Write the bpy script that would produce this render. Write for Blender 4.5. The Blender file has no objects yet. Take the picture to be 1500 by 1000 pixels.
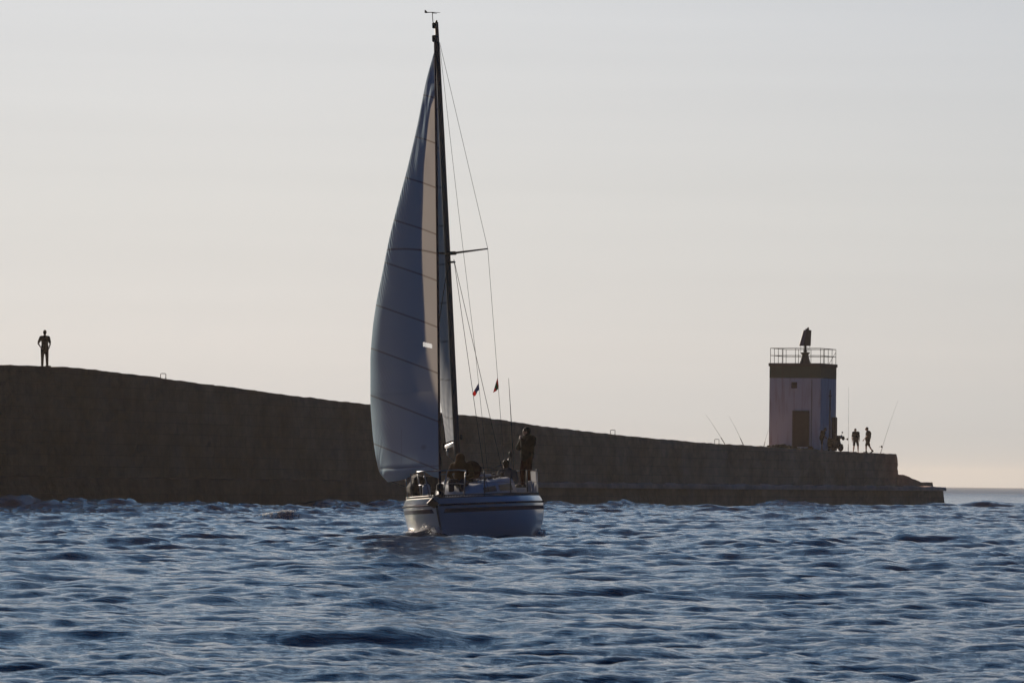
import bpy, bmesh, math, random
import numpy as np
from mathutils import Vector, Matrix, noise as mnoise

R = math.radians
random.seed(7)
rng = np.random.default_rng(11)
sc = bpy.context.scene
COL = sc.collection

# ------------------------------------------------------------------ camera
CAM_H = 1.75
FPX = 8333.3                      # 200 mm on a 36 mm wide frame, in pixels of the 1500 px photograph
PITCH = math.atan(203.6 / FPX)
ROLL = R(0.65)
_fwd = Vector((0, math.cos(PITCH), math.sin(PITCH)))
_r = Vector((1, 0, 0))
_u = Vector((0, -math.sin(PITCH), math.cos(PITCH)))
CR = (_r * math.cos(ROLL) + _u * math.sin(ROLL))
CU = (-_r * math.sin(ROLL) + _u * math.cos(ROLL))
CPOS = Vector((0, 0, CAM_H))
cam = bpy.data.cameras.new('camera')
cam.lens = 200
cam.sensor_width = 36
cam.clip_start = 0.5
cam.clip_end = 40000
camo = bpy.data.objects.new('camera', cam)
COL.objects.link(camo)
mw = Matrix.Identity(4)
for i in range(3):
    mw[i][0] = CR[i]; mw[i][1] = CU[i]; mw[i][2] = -_fwd[i]; mw[i][3] = CPOS[i]
camo.matrix_world = mw
sc.camera = camo
cam.dof.use_dof = True
cam.dof.focus_distance = 168
cam.dof.aperture_fstop = 14


def ray(px, py):
    return _fwd + CR * ((px - 750) / FPX) + CU * ((500 - py) / FPX)


def at(px, py, Y):
    d = ray(px, py)
    return CPOS + d * (Y / d.y)


# ------------------------------------------------------------------ materials
def new_mat(name):
    m = bpy.data.materials.new(name)
    m.use_nodes = True
    nt = m.node_tree
    return m, nt, nt.nodes['Principled BSDF']


def N(nt, t, **kw):
    n = nt.nodes.new(t)
    for k, v in kw.items():
        setattr(n, k, v)
    return n


def simple(name, col, rough=0.5, metal=0.0, var=0.25, scale=6.0, bump=0.0, spec=0.5):
    m, nt, b = new_mat(name)
    tc = N(nt, 'ShaderNodeTexCoord')
    nz = N(nt, 'ShaderNodeTexNoise')
    nz.inputs['Scale'].default_value = scale
    nz.inputs['Detail'].default_value = 6
    nt.links.new(tc.outputs['Object'], nz.inputs['Vector'])
    mx = N(nt, 'ShaderNodeMix', data_type='RGBA')
    mx.inputs[6].default_value = (*[c * (1 - var) for c in col], 1)
    mx.inputs[7].default_value = (*[min(1, c * (1 + var)) for c in col], 1)
    nt.links.new(nz.outputs['Fac'], mx.inputs[0])
    nt.links.new(mx.outputs[2], b.inputs['Base Color'])
    b.inputs['Roughness'].default_value = rough
    b.inputs['Metallic'].default_value = metal
    b.inputs['Specular IOR Level'].default_value = spec
    if bump:
        bp = N(nt, 'ShaderNodeBump')
        bp.inputs['Strength'].default_value = bump
        bp.inputs['Distance'].default_value = 0.02
        nt.links.new(nz.outputs['Fac'], bp.inputs['Height'])
        nt.links.new(bp.outputs[0], b.inputs['Normal'])
    return m


M = {}
M['gelcoat'] = simple('gelcoat', (0.54, 0.60, 0.64), 0.16, var=0.05, scale=1.5)
M['deck'] = simple('deck_paint', (0.60, 0.60, 0.60), 0.6, var=0.08, scale=8)
M['navy'] = simple('navy_stripe', (0.008, 0.018, 0.05), 0.8, spec=0.02)
M['stripe'] = simple('blue_stripe', (0.022, 0.050, 0.105), 0.7, spec=0.05)
M['antifoul'] = simple('antifouling', (0.02, 0.025, 0.035), 0.6)
M['spar'] = simple('spar_alloy', (0.06, 0.07, 0.085), 0.6, metal=0.2, var=0.15, scale=3, spec=0.2)
M['whitespar'] = simple('white_spar', (0.7, 0.7, 0.7), 0.35, var=0.06)
M['steel'] = simple('stainless', (0.22, 0.23, 0.25), 0.42, metal=1.0, var=0.1)
M['wire'] = simple('rigging_wire', (0.012, 0.012, 0.013), 0.6, spec=0.1)
M['black'] = simple('black_fitting', (0.012, 0.012, 0.014), 0.5)
M['glassdark'] = simple('dark_window', (0.01, 0.012, 0.016), 0.35, var=0.05, spec=0.15)
M['rope'] = simple('rope', (0.05, 0.05, 0.06), 0.9)
M['teak'] = simple('toe_rail', (0.10, 0.085, 0.07), 0.5, var=0.3, scale=20)
M['dacron_grey'] = simple('canvas_dark', (0.015, 0.017, 0.022), 0.9, spec=0.08)
M['fender'] = simple('fender_grey', (0.5, 0.5, 0.5), 0.5)
M['skin'] = simple('skin', (0.36, 0.21, 0.15), 0.55, var=0.12, scale=20)
M['hairdark'] = simple('dark_hair', (0.012, 0.009, 0.008), 0.6, spec=0.08)
M['jacket_black'] = simple('black_jacket', (0.006, 0.006, 0.007), 0.85, spec=0.08)
M['jacket_navy'] = simple('navy_jacket', (0.012, 0.016, 0.045), 0.8, spec=0.08)
M['jacket_orange'] = simple('orange_jacket', (0.34, 0.11, 0.006), 0.9, spec=0.1)
M['jacket_grey'] = simple('grey_blue_top', (0.05, 0.06, 0.08), 0.85, spec=0.08)
M['shorts_red'] = simple('red_trousers', (0.035, 0.003, 0.003), 0.9, spec=0.08)
M['cloth_dark'] = simple('dark_cloth', (0.03, 0.026, 0.026), 0.9, spec=0.08)
M['cloth_brown'] = simple('brown_cloth', (0.05, 0.038, 0.032), 0.9, spec=0.08)
M['red_bundle'] = simple('red_bundle', (0.06, 0.010, 0.009), 0.85, spec=0.08)
M['tyre'] = simple('rubber', (0.012, 0.012, 0.012), 0.9)
M['scooterpaint'] = simple('scooter_paint', (0.03, 0.028, 0.028), 0.4)
M['iron'] = simple('painted_iron', (0.07, 0.065, 0.06), 0.6, var=0.4)
M['rod'] = simple('rod_blank', (0.03, 0.025, 0.02), 0.5)
M['greenpaint'] = None

M['moss'] = simple('moss', (0.05, 0.06, 0.03), 0.95, var=0.4)


def sail_material(name, base, transl, seam_dark, back=(0.75, 0.62, 0.5)):
    m, nt, b = new_mat(name)
    out = nt.nodes['Material Output']
    at_ = N(nt, 'ShaderNodeAttribute', attribute_name='seam')
    tc = N(nt, 'ShaderNodeTexCoord')
    nz = N(nt, 'ShaderNodeTexNoise')
    nz.inputs['Scale'].default_value = 0.8
    nz.inputs['Detail'].default_value = 8
    nt.links.new(tc.outputs['Object'], nz.inputs['Vector'])
    mx0 = N(nt, 'ShaderNodeMix', data_type='RGBA')
    mx0.inputs[6].default_value = (*[c * 0.9 for c in base], 1)
    mx0.inputs[7].default_value = (*[c * 1.1 for c in base], 1)
    nt.links.new(nz.outputs['Fac'], mx0.inputs[0])
    mx = N(nt, 'ShaderNodeMix', data_type='RGBA')
    mx.inputs[7].default_value = (*seam_dark, 1)
    nt.links.new(at_.outputs['Fac'], mx.inputs[0])
    nt.links.new(mx0.outputs[2], mx.inputs[6])
    nt.links.new(mx.outputs[2], b.inputs['Base Color'])
    b.inputs['Roughness'].default_value = 0.75
    b.inputs['Specular IOR Level'].default_value = 0.2
    # weave
    nz2 = N(nt, 'ShaderNodeTexNoise')
    nz2.inputs['Scale'].default_value = 14
    nz2.inputs['Detail'].default_value = 4
    nt.links.new(tc.outputs['Object'], nz2.inputs['Vector'])
    bp = N(nt, 'ShaderNodeBump')
    bp.inputs['Strength'].default_value = 0.25
    bp.inputs['Distance'].default_value = 0.01
    nt.links.new(nz2.outputs['Fac'], bp.inputs['Height'])
    nt.links.new(bp.outputs[0], b.inputs['Normal'])
    tr = N(nt, 'ShaderNodeBsdfTranslucent')
    mt = N(nt, 'ShaderNodeMix', data_type='RGBA')
    mt.inputs[6].default_value = (*back, 1)
    mt.inputs[7].default_value = (*[c * 0.35 for c in back], 1)
    nt.links.new(at_.outputs['Fac'], mt.inputs[0])
    nt.links.new(mt.outputs[2], tr.inputs['Color'])
    ms = N(nt, 'ShaderNodeMixShader')
    ms.inputs[0].default_value = transl
    nt.links.new(b.outputs[0], ms.inputs[1])
    nt.links.new(tr.outputs[0], ms.inputs[2])
    nt.links.new(ms.outputs[0], out.inputs['Surface'])
    return m


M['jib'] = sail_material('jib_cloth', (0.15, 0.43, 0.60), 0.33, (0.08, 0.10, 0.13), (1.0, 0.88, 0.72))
M['main'] = sail_material('mainsail_cloth', (0.46, 0.5, 0.55), 0.2, (0.12, 0.12, 0.13))


def masonry(name, c1, c2, bw, bh, mortar=0.012, rough=0.9):
    m, nt, b = new_mat(name)
    tc = N(nt, 'ShaderNodeTexCoord')
    uv = N(nt, 'ShaderNodeUVMap')
    br = N(nt, 'ShaderNodeTexBrick')
    br.inputs['Scale'].default_value = 1.0
    br.inputs['Brick Width'].default_value = bw
    br.inputs['Row Height'].default_value = bh
    br.inputs['Mortar Size'].default_value = mortar
    br.inputs['Mortar Smooth'].default_value = 0.4
    br.inputs['Color1'].default_value = (*c1, 1)
    br.inputs['Color2'].default_value = (*c2, 1)
    br.inputs['Mortar'].default_value = (*[c * 0.55 for c in c1], 1)
    nt.links.new(uv.outputs[0], br.inputs['Vector'])
    nz = N(nt, 'ShaderNodeTexNoise')
    nz.inputs['Scale'].default_value = 0.35
    nz.inputs['Detail'].default_value = 10
    nz.inputs['Roughness'].default_value = 0.65
    nt.links.new(tc.outputs['Object'], nz.inputs['Vector'])
    rp = N(nt, 'ShaderNodeValToRGB')
    rp.color_ramp.elements[0].position = 0.3
    rp.color_ramp.elements[0].color = (0.55, 0.5, 0.47, 1)
    rp.color_ramp.elements[1].position = 0.72
    rp.color_ramp.elements[1].color = (1.35, 1.3, 1.25, 1)
    nt.links.new(nz.outputs['Fac'], rp.inputs[0])
    mx = N(nt, 'ShaderNodeMix', data_type='RGBA', blend_type='MULTIPLY')
    mx.inputs[0].default_value = 1
    nt.links.new(br.outputs['Color'], mx.inputs[6])
    nt.links.new(rp.outputs[0], mx.inputs[7])
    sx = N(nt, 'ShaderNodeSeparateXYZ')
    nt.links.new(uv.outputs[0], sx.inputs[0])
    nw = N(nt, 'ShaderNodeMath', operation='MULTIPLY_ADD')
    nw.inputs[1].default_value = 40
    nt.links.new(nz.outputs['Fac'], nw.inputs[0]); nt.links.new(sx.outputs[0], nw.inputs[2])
    haze_ramp = N(nt, 'ShaderNodeMapRange')  # thickening haze along the wall put into the stone colour: dark left, paler right
    haze_ramp.inputs[1].default_value = 10; haze_ramp.inputs[2].default_value = 125
    haze_ramp.inputs[3].default_value = 0.42; haze_ramp.inputs[4].default_value = 1.15
    nt.links.new(nw.outputs[0], haze_ramp.inputs[0])
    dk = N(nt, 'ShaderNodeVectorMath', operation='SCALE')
    nt.links.new(mx.outputs[2], dk.inputs[0]); nt.links.new(haze_ramp.outputs[0], dk.inputs['Scale'])
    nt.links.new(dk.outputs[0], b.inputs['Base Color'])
    b.inputs['Roughness'].default_value = rough
    b.inputs['Specular IOR Level'].default_value = 0.2
    nz3 = N(nt, 'ShaderNodeTexNoise')
    nz3.inputs['Scale'].default_value = 3
    nz3.inputs['Detail'].default_value = 8
    nt.links.new(tc.outputs['Object'], nz3.inputs['Vector'])
    ad = N(nt, 'ShaderNodeMath', operation='MULTIPLY_ADD')
    ad.inputs[1].default_value = -0.6
    nt.links.new(br.outputs['Fac'], ad.inputs[0])
    nt.links.new(nz3.outputs['Fac'], ad.inputs[2])
    bp = N(nt, 'ShaderNodeBump')
    bp.inputs['Strength'].default_value = 0.7
    bp.inputs['Distance'].default_value = 0.08
    nt.links.new(ad.outputs[0], bp.inputs['Height'])
    nt.links.new(bp.outputs[0], b.inputs['Normal'])
    return m


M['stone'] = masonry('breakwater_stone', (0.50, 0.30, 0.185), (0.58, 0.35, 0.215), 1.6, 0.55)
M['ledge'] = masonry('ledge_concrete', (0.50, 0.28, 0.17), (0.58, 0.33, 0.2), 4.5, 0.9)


def painted_wall(name, col, stain=(0.25, 0.18, 0.14)):
    m, nt, b = new_mat(name)
    tc = N(nt, 'ShaderNodeTexCoord')
    mp = N(nt, 'ShaderNodeMapping')
    mp.inputs['Scale'].default_value = (2.2, 2.2, 0.25)
    nt.links.new(tc.outputs['Object'], mp.inputs[0])
    nz = N(nt, 'ShaderNodeTexNoise')
    nz.inputs['Scale'].default_value = 1.6
    nz.inputs['Detail'].default_value = 9
    nt.links.new(mp.outputs[0], nz.inputs['Vector'])
    rp = N(nt, 'ShaderNodeValToRGB')
    rp.color_ramp.elements[0].position = 0.28
    rp.color_ramp.elements[0].color = (*stain, 1)
    rp.color_ramp.elements[1].position = 0.5
    rp.color_ramp.elements[1].color = (*col, 1)
    nt.links.new(nz.outputs['Fac'], rp.inputs[0])
    nt.links.new(rp.outputs[0], b.inputs['Base Color'])
    b.inputs['Roughness'].default_value = 0.8
    b.inputs['Specular IOR Level'].default_value = 0.25
    bp = N(nt, 'ShaderNodeBump')
    bp.inputs['Strength'].default_value = 0.3
    bp.inputs['Distance'].default_value = 0.03
    nt.links.new(nz.outputs['Fac'], bp.inputs['Height'])
    nt.links.new(bp.outputs[0], b.inputs['Normal'])
    return m


M['whitewall'] = painted_wall('whitewashed_wall', (0.70, 0.75, 0.74), (0.52, 0.5, 0.47))
M['greenpaint'] = painted_wall('green_paint_band', (0.10, 0.155, 0.10), (0.10, 0.13, 0.085))
M['door'] = simple('old_door', (0.075, 0.058, 0.05), 0.8, var=0.3, scale=4)
M['panel'] = simple('lantern_hood', (0.07, 0.065, 0.055), 0.6)
M['panelface'] = simple('lantern_panel', (0.16, 0.12, 0.16), 0.4)
M['conc'] = simple('roof_concrete', (0.10, 0.10, 0.08), 0.9)


def pane_material():
    m, nt, b = new_mat('clear_vinyl')
    out = nt.nodes['Material Output']
    t = N(nt, 'ShaderNodeBsdfTransparent')
    t.inputs[0].default_value = (0.95, 0.95, 0.95, 1)
    ms = N(nt, 'ShaderNodeMixShader')
    ms.inputs[0].default_value = 0.25
    tl = N(nt, 'ShaderNodeBsdfTranslucent')
    tl.inputs[0].default_value = (0.8, 0.8, 0.8, 1)
    nt.links.new(t.outputs[0], ms.inputs[1])
    nt.links.new(tl.outputs[0], ms.inputs[2])
    nt.links.new(ms.outputs[0], out.inputs['Surface'])
    return m


M['vinyl'] = pane_material()


def cloth_transl(name, c, f=0.4):
    m, nt, b = new_mat(name)
    out = nt.nodes['Material Output']
    b.inputs['Base Color'].default_value = (*c, 1)
    b.inputs['Roughness'].default_value = 0.85
    tc = N(nt, 'ShaderNodeTexCoord')
    nz = N(nt, 'ShaderNodeTexNoise')
    nz.inputs['Scale'].default_value = 9
    nt.links.new(tc.outputs['Object'], nz.inputs['Vector'])
    bp = N(nt, 'ShaderNodeBump')
    bp.inputs['Strength'].default_value = 0.5
    bp.inputs['Distance'].default_value = 0.03
    nt.links.new(nz.outputs['Fac'], bp.inputs['Height'])
    nt.links.new(bp.outputs[0], b.inputs['Normal'])
    t = N(nt, 'ShaderNodeBsdfTranslucent')
    t.inputs[0].default_value = (*c, 1)
    ms = N(nt, 'ShaderNodeMixShader')
    ms.inputs[0].default_value = f
    nt.links.new(b.outputs[0], ms.inputs[1])
    nt.links.new(t.outputs[0], ms.inputs[2])
    nt.links.new(ms.outputs[0], out.inputs['Surface'])
    return m


M['jacket_orange'] = cloth_transl('orange_jacket', (0.16, 0.055, 0.006), 0.45)
M['foam'] = cloth_transl('foam_white', (0.94, 0.94, 0.94), 0.6)
_b = M['foam'].node_tree.nodes['Principled BSDF']; _b.inputs['Roughness'].default_value = 0.22; _b.inputs['Specular IOR Level'].default_value = 1.0
M['weathercloth'] = cloth_transl('weather_cloth', (0.5, 0.5, 0.5), 0.5)
M['flagblue'] = cloth_transl('flag_blue', (0.012, 0.018, 0.07))
M['flagwhite'] = cloth_transl('flag_white', (0.6, 0.6, 0.6))
M['flagred'] = cloth_transl('flag_red', (0.5, 0.03, 0.025))
M['flagdkred'] = cloth_transl('flag_dark_red', (0.28, 0.02, 0.02))
M['flaggreen'] = cloth_transl('flag_green', (0.012, 0.035, 0.015))


def water_material():
    m, nt, b = new_mat('sea_water')
    b.inputs['Base Color'].default_value = (0.002, 0.018, 0.045, 1)
    b.inputs['IOR'].default_value = 1.333
    geo = N(nt, 'ShaderNodeNewGeometry')
    sy_ = N(nt, 'ShaderNodeSeparateXYZ')
    nt.links.new(geo.outputs['Position'], sy_.inputs[0])
    rf = N(nt, 'ShaderNodeMapRange')                   # open sea beyond the breakwater is ruffled all over
    rf.inputs[1].default_value = 250; rf.inputs[2].default_value = 1400
    rf.inputs[3].default_value = 0.05; rf.inputs[4].default_value = 0.34
    nt.links.new(sy_.outputs[1], rf.inputs[0]); nt.links.new(rf.outputs[0], b.inputs['Roughness'])
    mp = N(nt, 'ShaderNodeMapping')
    mp.inputs['Scale'].default_value = (0.4, 1.0, 1.0)
    nt.links.new(geo.outputs['Position'], mp.inputs[0])
    nz = N(nt, 'ShaderNodeTexNoise')
    nz.inputs['Scale'].default_value = 8
    nz.inputs['Detail'].default_value = 5
    nz.inputs['Roughness'].default_value = 0.6
    nt.links.new(mp.outputs[0], nz.inputs['Vector'])
    bp = N(nt, 'ShaderNodeBump')
    bp.inputs['Strength'].default_value = 0.8
    bp.inputs['Distance'].default_value = 0.045
    nt.links.new(nz.outputs['Fac'], bp.inputs['Height'])
    nt.links.new(bp.outputs[0], b.inputs['Normal'])
    return m


M['water'] = water_material()


# ------------------------------------------------------------------ mesh helpers
def tag(o, label=None, cat=None, group=None, kind=None):
    if label: o['label'] = label
    if cat: o['category'] = cat
    if group: o['group'] = group
    if kind: o['kind'] = kind
    return o


def empty(name, loc=(0, 0, 0), rz=0.0):
    o = bpy.data.objects.new(name, None)
    COL.objects.link(o)
    o.location = loc
    o.rotation_euler = (0, 0, rz)
    return o


class MB:
    def __init__(s):
        s.v = []; s.f = []; s.m = []; s.uv = []

    def face(s, idx, mi=0):
        s.f.append(tuple(idx)); s.m.append(mi)

    def box(s, c, size, rot=None, mi=0, taper=1.0):
        c = Vector(c); hx, hy, hz = size[0] / 2, size[1] / 2, size[2] / 2
        n = len(s.v)
        for z in (-1, 1):
            t = taper if z > 0 else 1.0
            for (x, y) in ((-1, -1), (1, -1), (1, 1), (-1, 1)):
                p = Vector((x * hx * t, y * hy * t, z * hz))
                if rot is not None: p = rot @ p
                s.v.append(c + p)
        for f in ((3, 2, 1, 0), (4, 5, 6, 7), (0, 1, 5, 4), (1, 2, 6, 5), (2, 3, 7, 6), (3, 0, 4, 7)):
            s.face([n + i for i in f], mi)
        return s

    def tube(s, pts, rad, seg=8, mi=0, caps=True, squash=1.0, axis=None):
        pts = [Vector(p) for p in pts]
        if not hasattr(rad, '__len__'): rad = [rad] * len(pts)
        n0 = len(s.v)
        up = Vector(axis) if axis is not None else None
        for i, p in enumerate(pts):
            a = pts[max(i - 1, 0)]; b = pts[min(i + 1, len(pts) - 1)]
            t = (b - a).normalized()
            if up is None or abs(up.dot(t)) > 0.98:
                up = Vector((0, 0, 1)) if abs(t.z) < 0.9 else Vector((0, 1, 0))
            e1 = (up - t * up.dot(t)).normalized()
            e2 = t.cross(e1)
            if axis is None: up = e1
            for k in range(seg):
                an = 2 * math.pi * k / seg
                s.v.append(p + e1 * (math.cos(an) * rad[i]) + e2 * (math.sin(an) * rad[i] * squash))
        for i in range(len(pts) - 1):
            for k in range(seg):
                a = n0 + i * seg + k; b = n0 + i * seg + (k + 1) % seg
                s.face((a, b, b + seg, a + seg), mi)
        if caps:
            s.face([n0 + k for k in range(seg)][::-1], mi)
            s.face([n0 + (len(pts) - 1) * seg + k for k in range(seg)], mi)
        return s

    def cone(s, a, b, ra, rb, seg=10, mi=0):
        """round-ended tapered limb"""
        a = Vector(a); b = Vector(b); d = (b - a)
        L = max(d.length, 1e-4); t = d / L
        pts = []; rr = []
        for k in range(4):
            an = math.pi / 2 * (k + 0.35) / 4.35
            pts.append(a - t * ra * math.cos(an)); rr.append(ra * math.sin(an))
        pts.append(a); rr.append(ra); pts.append(b); rr.append(rb)
        for k in range(3, -1, -1):
            an = math.pi / 2 * (k + 0.35) / 4.35
            pts.append(b + t * rb * math.cos(an)); rr.append(rb * math.sin(an))
        s.tube(pts, rr, seg, mi)
        return s

    def ell(s, c, r, rot=None, seg=16, rings=10, mi=0):
        c = Vector(c); n0 = len(s.v)
        for i in range(1, rings):
            th = math.pi * i / rings
            for k in range(seg):
                an = 2 * math.pi * k / seg
                p = Vector((r[0] * math.sin(th) * math.cos(an), r[1] * math.sin(th) * math.sin(an), r[2] * math.cos(th)))
                if rot is not None: p = rot @ p
                s.v.append(c + p)
        top = Vector((0, 0, r[2])); bot = Vector((0, 0, -r[2]))
        if rot is not None: top = rot @ top; bot = rot @ bot
        s.v.append(c + top); s.v.append(c + bot)
        T = len(s.v) - 2; Bt = T + 1
        for k in range(seg):
            s.face((T, n0 + k, n0 + (k + 1) % seg), mi)
            l = n0 + (rings - 2) * seg
            s.face((Bt, l + (k + 1) % seg, l + k), mi)
        for i in range(rings - 2):
            for k in range(seg):
                a = n0 + i * seg + k; b = n0 + i * seg + (k + 1) % seg
                s.face((a, a + seg, b + seg, b), mi)
        return s

    def lathe(s, c, prof, seg=20, mi=0):
        c = Vector(c); n0 = len(s.v)
        for (r, z) in prof:
            for k in range(seg):
                an = 2 * math.pi * k / seg
                s.v.append(c + Vector((r * math.cos(an), r * math.sin(an), z)))
        for i in range(len(prof) - 1):
            for k in range(seg):
                a = n0 + i * seg + k; b = n0 + i * seg + (k + 1) % seg
                s.face((a, b, b + seg, a + seg), mi)
        s.face([n0 + k for k in range(seg)][::-1], mi)
        s.face([n0 + (len(prof) - 1) * seg + k for k in range(seg)], mi)
        return s

    def grid(s, P, mi=0, flip=False, mask=None):
        """P: rows x cols x 3 array"""
        n0 = len(s.v); nr, nc = P.shape[:2]
        s.v.extend(Vector(p) for p in P.reshape(-1, 3))
        for i in range(nr - 1):
            for j in range(nc - 1):
                if mask is not None and mask[i, j]: continue
                a = n0 + i * nc + j
                q = (a, a + 1, a + nc + 1, a + nc)
                s.face(q[::-1] if flip else q, mi)
        return s

    def prism(s, poly, depth_vec, mi=0):
        n0 = len(s.v); k = len(poly); dv = Vector(depth_vec)
        poly = [Vector(p) for p in poly]
        s.v.extend(poly); s.v.extend([p + dv for p in poly])
        s.face([n0 + i for i in range(k)][::-1], mi)
        s.face([n0 + k + i for i in range(k)], mi)
        for i in range(k):
            j = (i + 1) % k
            s.face((n0 + i, n0 + j, n0 + k + j, n0 + k + i), mi)
        return s

    def build(s, name, mats, parent=None, smooth=False, bevel=0.0, loc=None):
        me = bpy.data.meshes.new(name)
        me.from_pydata([tuple(p) for p in s.v], [], s.f)
        if not isinstance(mats, (list, tuple)): mats = [mats]
        for m in mats: me.materials.append(m)
        if len(mats) > 1:
            me.polygons.foreach_set('material_index', s.m)
        if smooth:
            me.polygons.foreach_set('use_smooth', [True] * len(me.polygons))
        bm = bmesh.new(); bm.from_mesh(me)
        bmesh.ops.recalc_face_normals(bm, faces=bm.faces)
        bm.to_mesh(me); bm.free()
        o = bpy.data.objects.new(name, me)
        COL.objects.link(o)
        if bevel:
            b = o.modifiers.new('bevel', 'BEVEL'); b.width = bevel; b.segments = 2; b.limit_method = 'ANGLE'
        if parent is not None: o.parent = parent
        if loc is not None: o.location = loc
        return o


def fused(mb, name, mat, parent=None, voxel=0.012, smooth=4, loc=None, rz=0.0):
    """one continuous surface grown round overlapping volumes"""
    o = mb.build(name + '_tmp', mat)
    md = o.modifiers.new('r', 'REMESH'); md.mode = 'VOXEL'; md.voxel_size = voxel; md.use_smooth_shade = True
    sm = o.modifiers.new('s', 'SMOOTH'); sm.iterations = smooth; sm.factor = 0.5
    dg = bpy.context.evaluated_depsgraph_get(); dg.update()
    me = bpy.data.meshes.new_from_object(o.evaluated_get(dg))
    me.name = name
    old = o.data
    bpy.data.objects.remove(o); bpy.data.meshes.remove(old)
    if not me.materials: me.materials.append(mat)
    me.polygons.foreach_set('use_smooth', [True] * len(me.polygons))
    q = bpy.data.objects.new(name, me)
    COL.objects.link(q)
    if parent is not None: q.parent = parent
    if loc is not None: q.location = loc
    q.rotation_euler = (0, 0, rz)
    return q


def curve(tab):
    xs = np.array([t[0] for t in tab], float); ys = np.array([t[1] for t in tab], float)
    d = np.diff(ys) / np.diff(xs)
    mm = np.empty(len(xs)); mm[0] = d[0]; mm[-1] = d[-1]
    for i in range(1, len(xs) - 1):
        mm[i] = 0 if d[i - 1] * d[i] <= 0 else 2 * d[i - 1] * d[i] / (d[i - 1] + d[i])

    def f(x):
        x = np.clip(np.asarray(x, float), xs[0], xs[-1])
        i = np.clip(np.searchsorted(xs, x) - 1, 0, len(xs) - 2)
        h = xs[i + 1] - xs[i]; t = (x - xs[i]) / h
        return ((2 * t**3 - 3 * t**2 + 1) * ys[i] + (t**3 - 2 * t**2 + t) * h * mm[i]
                + (-2 * t**3 + 3 * t**2) * ys[i + 1] + (t**3 - t**2) * h * mm[i + 1])
    return f


# ------------------------------------------------------------------ light and sky
SUN_AZ = 24.0        # degrees left of the view direction
SUN_EL = 17.0
sun_dir = Vector((-math.sin(R(SUN_AZ)) * math.cos(R(SUN_EL)), math.cos(R(SUN_AZ)) * math.cos(R(SUN_EL)), math.sin(R(SUN_EL))))
w = bpy.data.worlds.new("World"); sc.world = w; w.use_nodes = True
nt = w.node_tree
bg = nt.nodes['Background']
sky = N(nt, 'ShaderNodeTexSky', sky_type='NISHITA')
sky.sun_disc = False
sky.sun_elevation = R(SUN_EL); sky.sun_rotation = R(-SUN_AZ)
sky.altitude = 0; sky.air_density = 1.0; sky.dust_density = 1.0; sky.ozone_density = 1.5
tc = N(nt, 'ShaderNodeTexCoord')
sep = N(nt, 'ShaderNodeSeparateXYZ')
nt.links.new(tc.outputs['Generated'], sep.inputs[0])
tint = N(nt, 'ShaderNodeMix', data_type='RGBA', blend_type='MULTIPLY')
tint.inputs[0].default_value = 1
tint.inputs[7].default_value = (0.05, 0.20, 0.50, 1)      # camera white balance, on the cool side
nt.links.new(sky.outputs[0], tint.inputs[6])
# thin pale veil of high haze on the sun's side of the sky
dot = N(nt, 'ShaderNodeVectorMath', operation='DOT_PRODUCT')
dot.inputs[1].default_value = (-math.sin(R(10)), math.cos(R(10)), 0)   # the bank of haze lies a little right of the sun
nt.links.new(tc.outputs['Generated'], dot.inputs[0])
faz = N(nt, 'ShaderNodeMapRange')
faz.inputs[1].default_value = 0.78; faz.inputs[2].default_value = 0.99
nt.links.new(dot.outputs['Value'], faz.inputs[0])
vr = N(nt, 'ShaderNodeValToRGB')                     # veil colour by height (z = sin elevation)
els = [(0.0, (5.7, 5.7, 5.7)), (0.022, (7.5, 7.05, 6.65)), (0.048, (7.6, 7.35, 7.0)), (0.085, (7.5, 7.5, 7.5)), (0.17, (5.3, 7.0, 8.7)),
       (0.32, (2.1, 4.4, 7.3)), (0.6, (.35, 1.4, 3.6))]
er = vr.color_ramp.elements
while len(er) < len(els): er.new(0.5)
for e, (p, c) in zip(er, els):
    e.position = p; e.color = (*[x / 10 for x in c], 1)
nt.links.new(sep.outputs[2], vr.inputs[0])
vs = N(nt, 'ShaderNodeVectorMath', operation='SCALE')
nt.links.new(vr.outputs[0], vs.inputs[0])
# faint streaks of cirrus in the veil
mpc = N(nt, 'ShaderNodeMapping')
mpc.inputs['Scale'].default_value = (5, 5, 150)
nt.links.new(tc.outputs['Generated'], mpc.inputs[0])
nzc = N(nt, 'ShaderNodeTexNoise')
nzc.inputs['Scale'].default_value = 1.2; nzc.inputs['Detail'].default_value = 3
nt.links.new(mpc.outputs[0], nzc.inputs['Vector'])
mrc = N(nt, 'ShaderNodeMapRange')
mrc.inputs[1].default_value = 0.35; mrc.inputs[2].default_value = 0.75
mrc.inputs[3].default_value = 0.988; mrc.inputs[4].default_value = 1.018
nt.links.new(nzc.outputs['Fac'], mrc.inputs[0])
SKY_STRENGTH = 0.06
mlt = N(nt, 'ShaderNodeMath', operation='MULTIPLY')
mlt.inputs[1].default_value = 1.0 / SKY_STRENGTH
nt.links.new(mrc.outputs[0], mlt.inputs[0])
nt.links.new(mlt.outputs[0], vs.inputs['Scale'])
fel = N(nt, 'ShaderNodeMapRange', interpolation_type='SMOOTHSTEP')
fel.inputs[1].default_value = 0.15; fel.inputs[2].default_value = 0.75
fel.inputs[3].default_value = 0.93; fel.inputs[4].default_value = 0.0
nt.links.new(sep.outputs[2], fel.inputs[0])
ff = N(nt, 'ShaderNodeMath', operation='MULTIPLY')
nt.links.new(faz.outputs[0], ff.inputs[0]); nt.links.new(fel.outputs[0], ff.inputs[1])
mixs = N(nt, 'ShaderNodeMix', data_type='RGBA')
nt.links.new(ff.outputs[0], mixs.inputs[0])
nt.links.new(tint.outputs[2], mixs.inputs[6]); nt.links.new(vs.outputs[0], mixs.inputs[7])
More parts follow.
